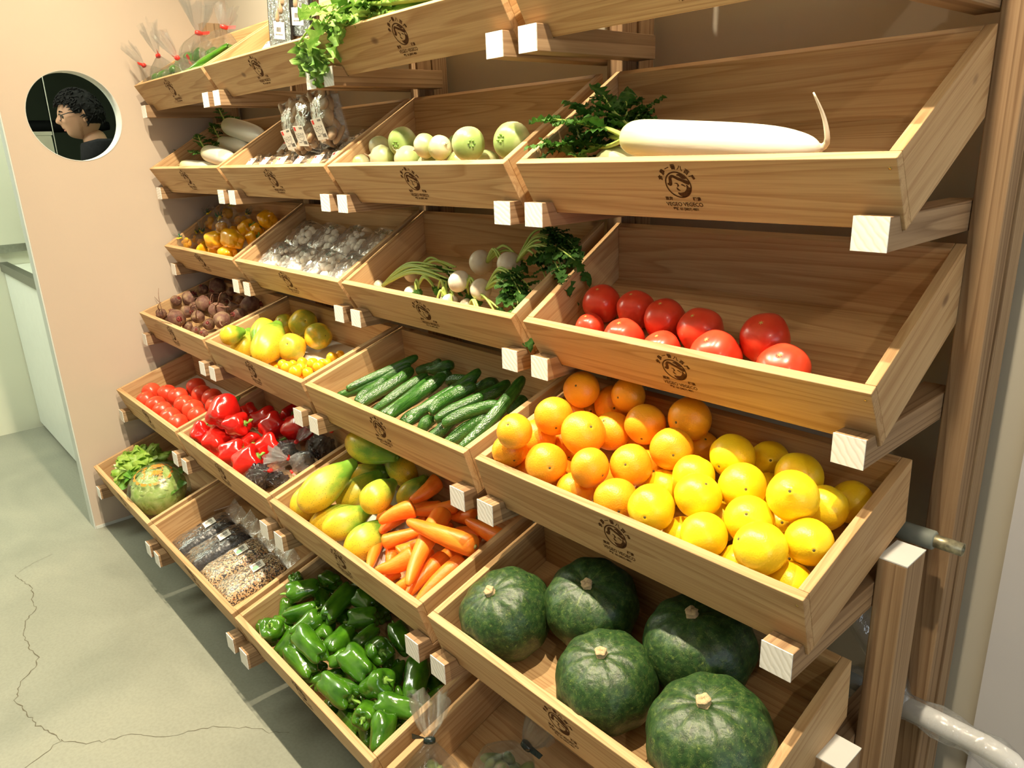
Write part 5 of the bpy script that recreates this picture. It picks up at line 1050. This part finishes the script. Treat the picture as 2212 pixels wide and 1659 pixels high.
# --- black trays of mushrooms in the top row
def tray(p, R, label, cat='mushrooms'):
    root = empty('black_mushroom_tray', Matrix.Translation(p) @ R.to_4x4())
    mb = MB(); w, d, h = .062, .10, .030
    P = [(-w, -d), (w, -d), (w, d), (-w, d)]
    def rr(s, z, n=6):
        out = []
        for cx_, cy_, a0 in ((w*s-.014, -d*s+.014, -PI/2), (w*s-.014, d*s-.014, 0), (-w*s+.014, d*s-.014, PI/2), (-w*s+.014, -d*s+.014, PI)):
            for k in range(n+1): a = a0+PI/2*k/n; out.append((cx_+.014*math.cos(a), cy_+.014*math.sin(a), z))
        return out
    rings = [rr(.88, 0), rr(1.0, h), rr(.97, h), rr(.85, .003)]; n = len(rings[0]); mb.add(sum(rings, []), [tuple(range(n))[::-1], tuple(range(3*n, 4*n))])
    for q in range(3):
        for k in range(n): j = (k+1) % n; mb.f.append((q*n+k, q*n+j, (q+1)*n+j, (q+1)*n+k))
    obj('tray', mb, M_black, root, I4)
    c = MB(); rnd = random.Random(3)
    for k in range(3):
        M = Matrix.Translation((.012+.015*(k-1), .01+.02*k, .016)) @ Euler((0, 0, rnd.uniform(-.3, .3))).to_matrix().to_4x4()
        c.lathe([(a*.018, b*.05) for a, b in clampr(crom([(0, -1), (.8, -.85), (.7, 0), (1, .7), (.8, .95), (0, 1)], 12))], 12, None, M @ Matrix.Rotation(PI/2, 4, 'X'))
    obj('mushrooms', c, M_mush, root, I4)
    obj('clear_wrap', MB().box(-.058, .058, -.096, .096, h, h+.0006), M_film, root, I4, False)
    lb = obj('label', MB().box(-.030, .030, -.075, -.035, h+.001, h+.0016), M_label, root, I4, False)
    k = MB(); barcode(k, -.022, .020, -.066, -.063, 8, h+.0018); barcode(k, -.015, .012, -.058, -.047, 9, h+.0018); obj('print', k, M_ink, lb, I4)
    tag(root, label, cat, 'black trays in the top row')
F12 = frame(1, 2).to_3x3()
tray(wp(1, 2, .470, .105, .155), F12 @ Euler((1.05, 0, 0)).to_matrix() @ rz(-.16), 'black tray of pale mushrooms standing upright left of the celery')
tray(wp(1, 2, .565, .120, .170), F12 @ Euler((1.05, 0, 0)).to_matrix() @ rz(-.14), 'second black mushroom tray, right behind the celery leaf')
hira(wp(1, 2, .31, .092, .045), F12 @ rz(.12), 'wrapped mushroom pack low at the foot of the black trays', 1, None)
hira(wp(1, 2, .20, .12, .02), F12, 'wrapped mushroom pack lying further left inside the black tray crate', 0, None)
hira(wp(1, 2, .45, .10, .02), F12, 'wrapped mushroom pack lying beneath the upright black trays', 0, None)

# --- bags of small white mushrooms
def mush_cluster(seed, n=34, w=.050, d=.055):
    rnd = random.Random(seed); mb = MB()
    for k in range(n):
        r = rnd.uniform(.008, .0145); x, y = rnd.uniform(-w, w), rnd.uniform(-d, d*.8); z = .022+.018*max(0, 1-(x/w)**2)*rnd.random()
        M = Matrix.Translation((x, y, z)) @ Euler((rnd.uniform(-.7, .7), rnd.uniform(-.7, .7), 0)).to_matrix().to_4x4()
        mb.lathe([(a*r, b*r) for a, b in clampr(crom([(0, -.5), (.6, -.5), (1, -.15), (.85, .45), (.4, .75), (0, .8)], 10))], 14, None, M)
    return mb.mesh('mushrooms')
WC = [mush_cluster(s) for s in (1, 2, 3)]
WPm = [pillow(.066, .075, .056, s+7, 20, 16, 'clear_wrap', .18) for s in (1, 2)]
prm = MB(); place(prm, text_mesh('きのこ', .024, .0005), 0, .045, .1); barcode(prm, -.03, .0, .028, .031, 2); prm = prm.mesh('green_print', False)
prg = MB()
for x in (-.02, .0, .02): disc_ring(prg, x, -.05, lambda a: .005, lambda a: .0062, 0, 2*PI, 16)
prg = prg.mesh('gold_print', False)
seamm = MB().grid(10, 3, lambda u, v: (.058+.012*v+.003*math.sin(9*u), (u-.5)*.14, .012+.02*math.sin(u*PI)*(1-v)+.003*math.sin(14*u))).mesh('seam_flap')
def wbag(u, v, h, a, lb, k):
    root = empty('bag_of_white_mushrooms', Matrix.Translation(wp(3, 2, u, v, h)) @ (frame(3, 2).to_3x3() @ Euler((.14, 0, a)).to_matrix()).to_4x4())
    obj('mushrooms', WC[k % 3], M_wmush, root, I4); obj('clear_wrap', WPm[k % 2], M_filmw, root, I4); obj('seam_flap', seamm, M_filmw, root, I4)
    obj('green_print', prm, M_grink, root, Matrix.Translation((0, 0, .046))); obj('gold_print', prg, M_gold, root, Matrix.Translation((0, .0, .050)))
    tag(root, lb, 'mushrooms', 'clear bags of white mushrooms')
names = ['leftmost', 'second from left', 'third from left', 'rightmost']
for j, (v, h, rown) in enumerate(((.090, .022, 'front'), (.205, .026, 'back'))):
    for i, u in enumerate((.09, .245, .40, .555)):
        wbag(u+.012*j, v, h, -.12, '%s bag of white mushrooms in the %s row' % (names[i], rown), i+j)

# --- grain pouches
def grain(name, cols, sc=95):
    m, nt, ns, ln, bs = newmat(name); setb(bs, None, 0.3, 0.5, coat=0.25)
    v = coords(ns, ln); vo = N(ns, 'ShaderNodeTexVoronoi', Scale=sc); ln.new(v, vo.inputs['Vector'])
    sp = ns.new('ShaderNodeSeparateColor'); ln.new(vo.outputs['Color'], sp.inputs[0]); r = ramp(ns, cols); r.color_ramp.interpolation = 'CONSTANT'; ln.new(sp.outputs[0], r.inputs[0])
    ln.new(r.outputs[0], bs.inputs['Base Color']); n2 = N(ns, 'ShaderNodeTexNoise', Scale=30, Detail=3.0); ln.new(v, n2.inputs['Vector']); bump(ns, ln, bs, n2.outputs[0], 0.9, .006); return m
M_gb = grain('black_rice_grain', [(0, (.008, .008, .010)), (.5, (.018, .018, .022)), (.8, (.035, .035, .042)), (.96, (.07, .05, .04))], 320)
M_gm = grain('mixed_grain', [(0, (.50, .34, .17)), (.30, (.62, .46, .26)), (.46, (.025, .022, .025)), (.84, (.34, .12, .04)), (.90, (.66, .52, .34))], 300)
pm_ = pillow(.056, .102, .032, 3, 18, 26, 'grain_block', .12); fw = pillow(.058, .104, .034, 5, 18, 26, 'clear_wrap', .10)
M_lgreen = plain('green_label_print', (.25, .48, .28), .5)
flap = MB().grid(14, 4, lambda u, v: ((u-.5)*.125, .098+.045*v, .010+.012*math.sin(u*11)*v+.02*v)).mesh('end_flap')
F62 = frame(6, 2).to_3x3()
for i, (u, v, a, mat, lb) in enumerate([(.095, .112, -.10, M_gb, 'black grain pouch nearest the lettuce crate, leftmost'), (.215, .114, -.12, M_gb, 'black grain pouch second from the left, white label'),
                                        (.345, .115, -.10, M_gm, 'mottled mixed grain pouch third along, green and white label'), (.470, .112, -.12, M_gm, 'mottled mixed grain pouch furthest right, green and white label')]):
    root = empty('grain_pouch', Matrix.Translation(wp(6, 2, u, v, .0125)) @ (F62 @ rz(a)).to_4x4())
    obj('grain_block', pm_, mat, root, I4); obj('clear_wrap', fw, M_film, root, I4); obj('end_flap', flap, M_film2, root, I4)
    lbm2 = MB().box(-.019, .019, -.019, .019, 0, .0006).mesh('label', False)
    l = obj('label', lbm2, M_label, root, Matrix.Translation((.0, .035, .0355)) @ Euler((0, 0, .0)).to_matrix().to_4x4())
    k = MB(); barcode(k, -.014, .003, -.012, .012, 30+i); k.box(.007, .0085, -.011, .013, 0, .0001); k.box(.011, .012, -.005, .010, 0, .0001); obj('print', k, M_ink, l, Matrix.Translation((0, 0, .0007)))
    if mat is M_gm:
        g = MB(); disc_ring(g, .006, -.008, lambda a: 0.0001, lambda a: .0095, 0, 2*PI, 20); obj('green_print', g, M_lgreen, l, Matrix.Translation((0, 0, .0009)))
    tag(root, lb, 'pouch', 'sealed grain pouches')

# --- lettuce and cabbage
def ruffle_head(c0, rx_, ry_, rz_, seed, n, size, open_=.35, ruff=.22, whole=True):
    rnd = random.Random(seed); mb = MB()
    for k in range(n):
        th = k*2.399+rnd.uniform(-.2, .2); ph = .15+1.35*(k/n)**.8; base = Vector((math.cos(th)*math.sin(ph), math.sin(th)*math.sin(ph), math.cos(ph)))
        t1 = Vector((-math.sin(th), math.cos(th), 0)); t2 = base.cross(t1)
        def fn(u, v, base=base, t1=t1, t2=t2, k=k):
            a, b = (u-.5)*2, (v-.5)*2; e = max(abs(a), abs(b)); w = size
            p = base+t1*a*w+t2*b*w*1.05; p.normalize(); out = 1+.10*nz3((a*2, b*2, k), seed, 1.5)+ruff*max(0, e-.5)*math.sin(6*math.atan2(b, a)+k)+ruff*.35*max(0, e-.75)*math.sin(17*math.atan2(b, a)+k*2)+open_*max(0, e-.6)
            p *= out; return (c0[0]+p.x*rx_, c0[1]+p.y*ry_, c0[2]+p.z*rz_)
        mb.grid(14, 14, fn)
    return mb
Ml = Matrix.Translation(wp(6, 1, .185, .128, .072)) @ frame(6, 1).to_3x3().to_4x4()
lt = empty('lettuce', Ml)
obj('inner_leaves', ruffle_head((0, 0, 0), .112, .090, .060, 3, 13, .72, .20, .45), M_lettuce, lt, I4)
obj('outer_leaves', ruffle_head((.03, -.030, -.012), .115, .070, .055, 9, 5, .62, .25, .35), M_lettd, lt, I4)
cr = MB()
for a in (2.9, 3.5, 4.0): 
    cr.lathe([(x*.024, z*.055) for x, z in clampr(crom([(0, -1), (.7, -.9), (1, -.2), (.7, .6), (0, 1)], 12))], 14, lambda r_, z, a_, t: (r_*math.cos(a_), r_*.5*math.sin(a_), z), Matrix.Translation((.088*math.cos(a), .07*math.sin(a), -.006)) @ Matrix.Rotation(a+PI/2, 4, 'Z') @ Matrix.Rotation(.5, 4, 'X'))
obj('white_ribs', cr, M_rib, lt, I4)
tag(lt, 'frilly green lettuce at the left of the lowest crate', 'lettuce')
cabq = MB()
def cabfn(r, z, a, t):
    f = 1+.05*abs(math.sin(3.5*a+z*9))+.04*nz3((math.cos(a)*2, math.sin(a)*2, z*12), 3, 2.2); return (r*f*math.cos(a), r*f*math.sin(a), z)
cabq.lathe([(r*.088, z*.072) for r, z in clampr(crom([(0, -1), (.6, -.93), (.95, -.45), (1.02, .1), (.85, .6), (.5, .9), (0, 1)], 30))], 64, cabfn)
Mc = Matrix.Translation(wp(6, 1, .438, .108, .078)) @ (frame(6, 1).to_3x3() @ Euler((.1, .25, 0)).to_matrix()).to_4x4()
cab = empty('cabbage', Mc); obj('head', cabq, M_cabbage, cab, I4)
obj('folded_leaves', ruffle_head((0, 0, 0), .091, .091, .075, 5, 6, .85, .0, .03), M_cabbage, cab, I4)
obj('outer_leaves', ruffle_head((.03, .035, -.02), .085, .08, .055, 19, 3, .6, .12, .2), M_lettd, cab, I4)
wrapm = MB().lathe([(r*.100, z*.084) for r, z in clampr(crom([(0, -1), (.7, -.95), (1, -.4), (1.03, .1), (.88, .62), (.5, .92), (0, 1)], 24))], 48, lambda r, z, a, t: (r*(1+.015*math.sin(13*a))*math.cos(a), r*(1+.015*math.sin(13*a))*math.sin(a), z))
obj('plastic_wrap', wrapm, M_film, cab, I4)
M_orprint = plain('orange_print', (.85, .25, .02), .5, .3)
op = MB(); vf = text_mesh('新鮮', .045, .002); rnd = random.Random(2)
disc_ring(op, 0, 0, lambda a: .058 if int(a*7) % 3 else .0585, lambda a: .065 if int(a*7) % 3 else .059, 0, 2*PI, 80)
place(op, vf, 0, .008); place(op, text_mesh('キャベツ', .018, .001), 0, -.03)
op.v = [(x, y-.01, .0875*math.sqrt(max(0.02, 1-(x/.105)**2-((y-.01)/.105)**2))) for x, y, z in op.v]
obj('orange_print', op, M_orprint, cab, Matrix.Rotation(-.35, 4, 'X') @ Matrix.Rotation(-.5, 4, 'Z'))
tag(cab, 'pale green cabbage in clear wrap with orange print, right of the lettuce', 'cabbage')

# --- lining paper
M_paper = plain('grey_white_lining_paper', (0.62, 0.58, 0.52), 0.8, 0.2, 0.03)
def paper(r, c, u0, u1, v0, v1, rot, label):
    M = Matrix.Translation(wp(r, c, (u0+u1)/2, (v0+v1)/2, .0122)) @ (frame(r, c).to_3x3() @ rz(rot)).to_4x4(); a, b = (u1-u0)/2, (v1-v0)/2
    mb = MB().grid(12, 8, lambda u, v: ((u-.5)*2*a, (v-.5)*2*b, .0006+.0009*(1+math.sin(5*u+3*v))+.008*max(0, u*v-.7)))
    o = obj('lining_paper', mb, M_paper, None, M); tag(o, label, 'paper')
paper(4, 2, .25, .635, .10, .275, -.02, 'greyish paper lining the right half of the kumquat crate')
paper(5, 1, .04, .63, .14, .285, .0, 'greyish paper sheet behind the small tomatoes')
paper(5, 3, .08, .40, .04, .26, .0, 'pale paper under the papayas beside the carrots')

# ------------------------------------------------------------------ pipes on the right
pv = empty('cut_off_pipe', Matrix.Translation((-.45, -.165, .79)))
M_pvc = plain('grey_plastic_pipe', (.20, .22, .19), .45, .4, .15, 30); M_dark = plain('black_rubber_sleeve', (.03, .03, .032), .5, .3)
def ptube(prof, seg=28): return MB().lathe(prof, seg, lambda r, z, a, t: (z, r*math.cos(a), r*math.sin(a)))
obj('sleeve', ptube([(.0125, -.30), (.0135, -.30), (.0135, .045), (.0125, .045)]), M_dark, pv, I4)
obj('pipe', ptube([(.0125, .0), (.0155, .046), (.0155, .088), (.0135, .090)]), M_pvc, pv, I4)
obj('copper_end', ptube([(.0095, .06), (.0105, .06), (.0105, .130), (.0085, .130), (.0085, .09), (.002, .09)]), plain('tarnished_metal_pipe', (.30, .27, .17), .4, .5, .5, 120, metal=.6), pv, I4)
tag(pv, 'cut grey pipe with a metal end poking out right of the orange crate', 'pipe')
wpv = empty('wrapped_white_pipe', Matrix.Translation((-.47, -.16, .465)))
obj('grey_pipe', ptube([(.013, -.2), (.0145, -.2), (.0145, .085), (.013, .085)]), M_pvc, wpv, I4)
obj('white_foam_pipe', MB().tube([(.078, 0, 0), (.15, 0, 0), (.225, -.001, .0), (.262, -.004, -.004), (.295, -.012, -.013)], [.0175, .018, .018, .0175, .010], 28), plain('white_foam_sleeve', (.80, .80, .80), .45, .4, .03), wpv, I4)
obj('plastic_wrap', MB().tube(crom([(.0, 0, .0), (.05, .0, -.002), (.12, 0, .002), (.2, -.002, -.001), (.26, -.006, -.008), (.285, -.012, -.03), (.30, -.02, -.05)], 20), [.025+.004*math.sin(i*1.7) for i in range(17)]+[.022, .028, .016, .008], 26), M_film2, wpv, I4)
def sheet(u, v):
    a = Vector((.10, -.012, .018)).lerp(Vector((-.07, .0, .26)), u); w = .012+.035*math.sin(PI*u)**.8
    return tuple(a+Vector((w*(v-.5)*2, .010*math.sin(v*9+u*4), .012*(v-.5))))
obj('hanging_film', MB().grid(20, 10, sheet), M_film2, wpv, I4)
tag(wpv, 'white foam covered pipe wrapped in clear plastic at the lower right', 'pipe')
# ------------------------------------------------------------------ the man behind the round window
M_skin = fruit('skin', [(0.3, (0.50, 0.27, 0.17)), (0.7, (0.58, 0.33, 0.21))], 0.45, 0.4, 2.0, sss=(0.1, (.02, .008, .004), .3))
M_cloth = plain('black_shirt_cloth', (0.012, 0.012, 0.014), 0.85, 0.2, 0.2, 60, 0.3, 90)
M_trous = plain('charcoal_trousers', (0.03, 0.03, 0.035), 0.85, 0.2, 0.2, 60)
M_hair = plain('black_hair', (0.009, 0.008, 0.008), 0.8, 0.2, 0.3, 80, 0.8, 60)
M_shoe = plain('black_shoe_leather', (0.02, 0.02, 0.02), 0.35, 0.5)
def skin_mesh(verts, edges, radii, root=0, sub=2):
    me = bpy.data.meshes.new('sk'); me.from_pydata(verts, edges, []); o = bpy.data.objects.new('sk', me); COL.objects.link(o)
    o.modifiers.new('skin', 'SKIN'); me.update()
    if not me.skin_vertices: bpy.context.view_layer.update()
    lay = me.skin_vertices[0] if me.skin_vertices else me.attributes.new('skin', 'FLOAT', 'POINT')
    for i, r in enumerate(radii):
        rr = r if isinstance(r, tuple) else (r, r); lay.data[i].radius = rr; lay.data[i].use_root = (i == root)
    m = o.modifiers.new('sub', 'SUBSURF'); m.levels = sub; m.render_levels = sub
    dg = bpy.context.evaluated_depsgraph_get(); dg.update()
    out = bpy.data.meshes.new_from_object(o.evaluated_get(dg)); bpy.data.objects.remove(o)
    return [tuple(v.co) for v in out.vertices], [tuple(p.vertices) for p in out.polygons]
# person space: x = his right(+)... y = forward, z = up, floor at 0
def limbs():
    V = []; E = []; R = []
    def ch(pts, start=None):
        prev = start
        for p, r in pts:
            V.append(p); R.append(r); i = len(V)-1
            if prev is not None: E.append((prev, i))
            prev = i
        return prev
    return V, E, R, ch
V, E, R, ch = limbs()
pel = ch([((0, 0, .93), (.15, .10))])
s1 = ch([((0, .0, 1.06), (.135, .09)), ((0, .0, 1.22), (.15, .10)), ((0, -.005, 1.36), (.15, .10))], pel)
ch([((0, -.01, 1.45), (.06, .06)), ((0, .008, 1.52), (.058, .062)), ((0, .022, 1.60), (.058, .064))], s1)
fing = []
for s in (-1, 1):
    wri = ch([((s*.17, -.01, 1.38), .06), ((s*.215, -.01, 1.30), .050), ((s*.240, -.005, 1.08), .040), ((s*.248, .045, .885), .030), ((s*.25, .055, .82), (.022, .03))], s1)
    pal = ch([((s*.25, .066, .765), (.016, .036))], wri)
    for k, ln_ in enumerate((.062, .072, .068, .052)):
        y = .066+(1.5-k)*.018; ch([((s*.25, y, .742), .0095), ((s*.248, y+.003, .742-ln_*.5), .0088), ((s*.243, y+.004, .742-ln_*.8), .008), ((s*.236, y+.004, .742-ln_), .0068)], pal)
    ch([((s*.247, .095, .79), .010), ((s*.244, .112, .762), .009), ((s*.242, .118, .742), .008)], wri)
    ch([((s*.09, .0, .86), .085), ((s*.10, .01, .70), .075), ((s*.10, .02, .50), .052), ((s*.10, -.01, .30), .048), ((s*.10, -.02, .10), .036), ((s*.105, .0, .05), (.04, .04)), ((s*.115, .10, .03), (.04, .025)), ((s*.12, .17, .022), (.035, .018))], pel)
bv, bf = skin_mesh(V, E, R)
# head: a sculpted shell in the same mesh
def gauss(d, c, w): return math.exp(-((d-Vector(c).normalized()).length/w)**2)
def head_pt(th, ph):
    d = Vector((math.sin(ph)*math.cos(th), math.sin(ph)*math.sin(th), math.cos(ph)))     # +y is the face
    r = 1/math.sqrt((d.x/.076)**2+(d.y/.096)**2+(d.z/.118)**2)
    if d.z < 0: r *= 1-.12*(-d.z)*(1 if d.y < .2 else .25)                            # narrow neck side, keep the jaw
    f = max(0, d.y)
    r += .021*gauss(d, (0, 1, -.13), .13)+.008*gauss(d, (0, 1, .02), .10)               # nose and bridge
    r += .006*gauss(d, (0, 1, .22), .3) + .012*gauss(d, (0, .75, -.82), .30)            # brow and chin
    r -= .010*(gauss(d, (.33, 1, .05), .17)+gauss(d, (-.33, 1, .05), .17))             # eye sockets
    r += .007*(gauss(d, (0, 1, -.40), .10)+gauss(d, (0, 1, -.50), .09))-.004*gauss(d, (0, 1, -.45), .04)-.004*gauss(d, (0, 1, -.62), .12)
    r += .004*(gauss(d, (.6, .8, -.15), .25)+gauss(d, (-.6, .8, -.15), .25))
    return Vector((0, .045, 1.665))+d*r
HM = Matrix.Translation((0, .03, 1.57)) @ Matrix.Rotation(-.14, 4, 'X') @ Matrix.Translation((0, -.03, -1.57))
nth, nph = 64, 48; hv = []; hf = []
for i in range(nph+1):
    for k in range(nth): hv.append(HM @ head_pt(2*PI*k/nth, .02+(PI-.04)*i/nph))
for i in range(nph):
    for k in range(nth): a = i*nth+k; b = i*nth+(k+1) % nth; hf.append((a, a+nth, b+nth, b))
hf += [tuple(range(nth)), tuple(nph*nth+k for k in range(nth))[::-1]]
body = MB().add(bv, bf).add(hv, hf)
for s in (-1, 1):                                                                    # ears
    body.lathe([(r_*.016, z*.031) for r_, z in clampr(crom([(0, -1), (.6, -.85), (.75, -.2), (1, .5), (.7, .95), (0, 1)], 14))], 16,
               lambda r_, z, a, t: (r_*.45*math.cos(a)*(1 if math.cos(a) > 0 else .3)+.003*math.cos(2*a), r_*math.sin(a), z), HM @ Matrix.Translation((s*.077, .030, 1.662)) @ Matrix.Rotation(s*.35 if s > 0 else PI-.35, 4, 'Z') @ Matrix.Rotation(-.15, 4, 'X'))
HEADPX = Vector((-4.45, -0.288, 1.632))                                                            # centre of the head in the room
face = math.atan2(-.975, -.18)
PR = Matrix.Rotation(face-PI/2, 4, 'Z')
hc = PR @ (HM @ Vector((0, .045, 1.665))); base = Vector((HEADPX.x-hc.x, HEADPX.y-hc.y, 0)); SC = (HEADPX.z)/hc.z
PMx = Matrix.Translation((HEADPX.x-hc.x*SC, HEADPX.y-hc.y*SC, 0)) @ PR @ Matrix.Scale(SC, 4)
man = obj('person', body, M_skin, None, PMx)
tag(man, 'dark haired person in glasses and black shirt seen in profile through the round hole', 'person')
def inflate(vf, k): 
    mb = MB().add(*vf); me = mb.mesh('shirt'); me.update(); n = [v.normal.copy() for v in me.vertices]; return [tuple(v.co+n[i]*k) for i, v in enumerate(me.vertices)], vf[1]
def keep(vf, f):
    v, fs = vf; return MB().add(v, [p for p in fs if all(f(v[i]) for i in p)])
iv = inflate((bv, bf), .012)
shirt = keep(iv, lambda p: p[2] > (.85 if abs(p[0]) > .2 else .88) and p[2] < 1.505)
obj('shirt', shirt, M_cloth, man, I4)
col = MB().lathe([(.085, 1.45), (.092, 1.47), (.082, 1.535), (.076, 1.548), (.071, 1.535), (.075, 1.46)], 28, lambda r_, z, a, t: (r_*math.cos(a), r_*math.sin(a)+.004, z-.018*max(0, math.sin(a))))
obj('collar', col, M_cloth, man, I4)
iv2 = inflate((bv, bf), .010)
obj('trousers', keep(iv2, lambda p: p[2] < .95 and p[2] > .08 and abs(p[0]) < .2), M_trous, man, I4)
for s in (-1, 1): obj('shoe', MB().lathe([(r_, z) for r_, z in clampr([(0, 0), (.04, .01), (.052, .08), (.05, .2), (.035, .27), (0, .285)])], 20, lambda r_, z, a, t: (r_*math.cos(a)*.95, z-.07, max(.0, r_*.75*math.sin(a)+.032))), M_shoe, man, Matrix.Translation((s*.11, -.02, 0)))
# hair: a shell over the scalp with tousled locks
hr = MB()
def hairp(u, v):
    th = 2*PI*u; d0 = Vector((math.cos(th), math.sin(th), 0)); fy = d0.y
    def sm(x, a_, b_): x = max(0, min(1, (x-a_)/(b_-a_))); return x*x*(3-2*x)
    lim = 2.12+(1.42-2.12)*sm(fy, -.32, -.12)+(.86-1.42)*sm(fy, .30, .62); ph = .01+v*(lim-.01)
    d = Vector((math.sin(ph)*math.cos(th), math.sin(ph)*math.sin(th), math.cos(ph)))
    p = head_pt(th, ph); c = Vector((0, .045, 1.665)); n_ = (p-c).normalized()
    return HM @ (p+n_*(.017+.006*noise.noise(d*9)+.004*noise.noise(d*25)-.014*max(0, (v-.8)/.2)))
hr.grid(72, 40, lambda u, v: tuple(hairp(u, v)))
rnd = random.Random(5)
for k in range(420):
    th = rnd.uniform(0, 2*PI); fy = math.sin(th); ph = rnd.uniform(.02, .95 if fy > .4 else 1.3 if fy > -.15 else 2.0)
    p = HM @ (head_pt(th, ph)); c = HM @ Vector((0, .045, 1.665)); n_ = (p-c).normalized(); tg = Vector((rnd.uniform(-1, 1), .4+rnd.uniform(-.6, 1), -.5)); tg = (tg-n_*tg.dot(n_)).normalized()
    a = p+n_*.012; hr.tube([a, a+n_*.008+tg*.010, a+n_*.007+tg*.026], [.0045, .0035, .0008], 5)
obj('hair', hr, M_hair, man, I4)
gl = MB()
for s in (-1, 1):
    c = HM @ Vector((s*.034, .141, 1.672)); pts = []
    for k in range(25):
        a = 2*PI*k/24; pts.append(c+Vector((.025*math.copysign(abs(math.cos(a))**.7, math.cos(a)), -.006*abs(math.cos(a))*(1 if math.cos(a)*s > 0 else 0), .0165*math.copysign(abs(math.sin(a))**.7, math.sin(a)))))
    gl.tube(pts, .0022, 6); gl.tube([c+Vector((s*.026, -.006, .008)), HM @ Vector((s*.078, .10, 1.685)), HM @ Vector((s*.082, .03, 1.68)), HM @ Vector((s*.080, .012, 1.662))], .0022, 6)
gl.tube([HM @ Vector((-.010, .143, 1.676)), HM @ Vector((.010, .143, 1.676))], .002, 6)
obj('glasses', gl, plain('black_glasses_frame', (.01, .01, .012), .25, .6), man, I4)
ey = MB(); br = MB()
for s in (-1, 1):
    c = HM @ Vector((s*.030, .119, 1.672)); ey.lathe([(r_*.0125, z*.0125) for r_, z in clampr(crom([(0, -1), (.7, -.7), (1, 0), (.7, .7), (0, 1)], 10))], 14, None, Matrix.Translation(c))
    br.tube([HM @ Vector((s*.014, .1345, 1.694)), HM @ Vector((s*.030, .1325, 1.700)), HM @ Vector((s*.048, .121, 1.695))], [.003, .0035, .0015], 6)
obj('eyes', ey, plain('dark_eyes', (.03, .02, .015), .2, .6), man, I4); obj('eyebrows', br, M_hair, man, I4)
lp = MB(); lp.tube([HM @ Vector((-.022, .120, 1.617)), HM @ Vector((0, .137, 1.619)), HM @ Vector((.022, .120, 1.617))], [.002, .0055, .002], 8); lp.tube([HM @ Vector((-.018, .119, 1.609)), HM @ Vector((0, .134, 1.608)), HM @ Vector((.018, .119, 1.609))], [.002, .006, .002], 8)
obj('lips', lp, plain('lips', (.42, .17, .13), .4, .4), man, I4)
# nothing left unevaluated
bpy.context.view_layer.update()
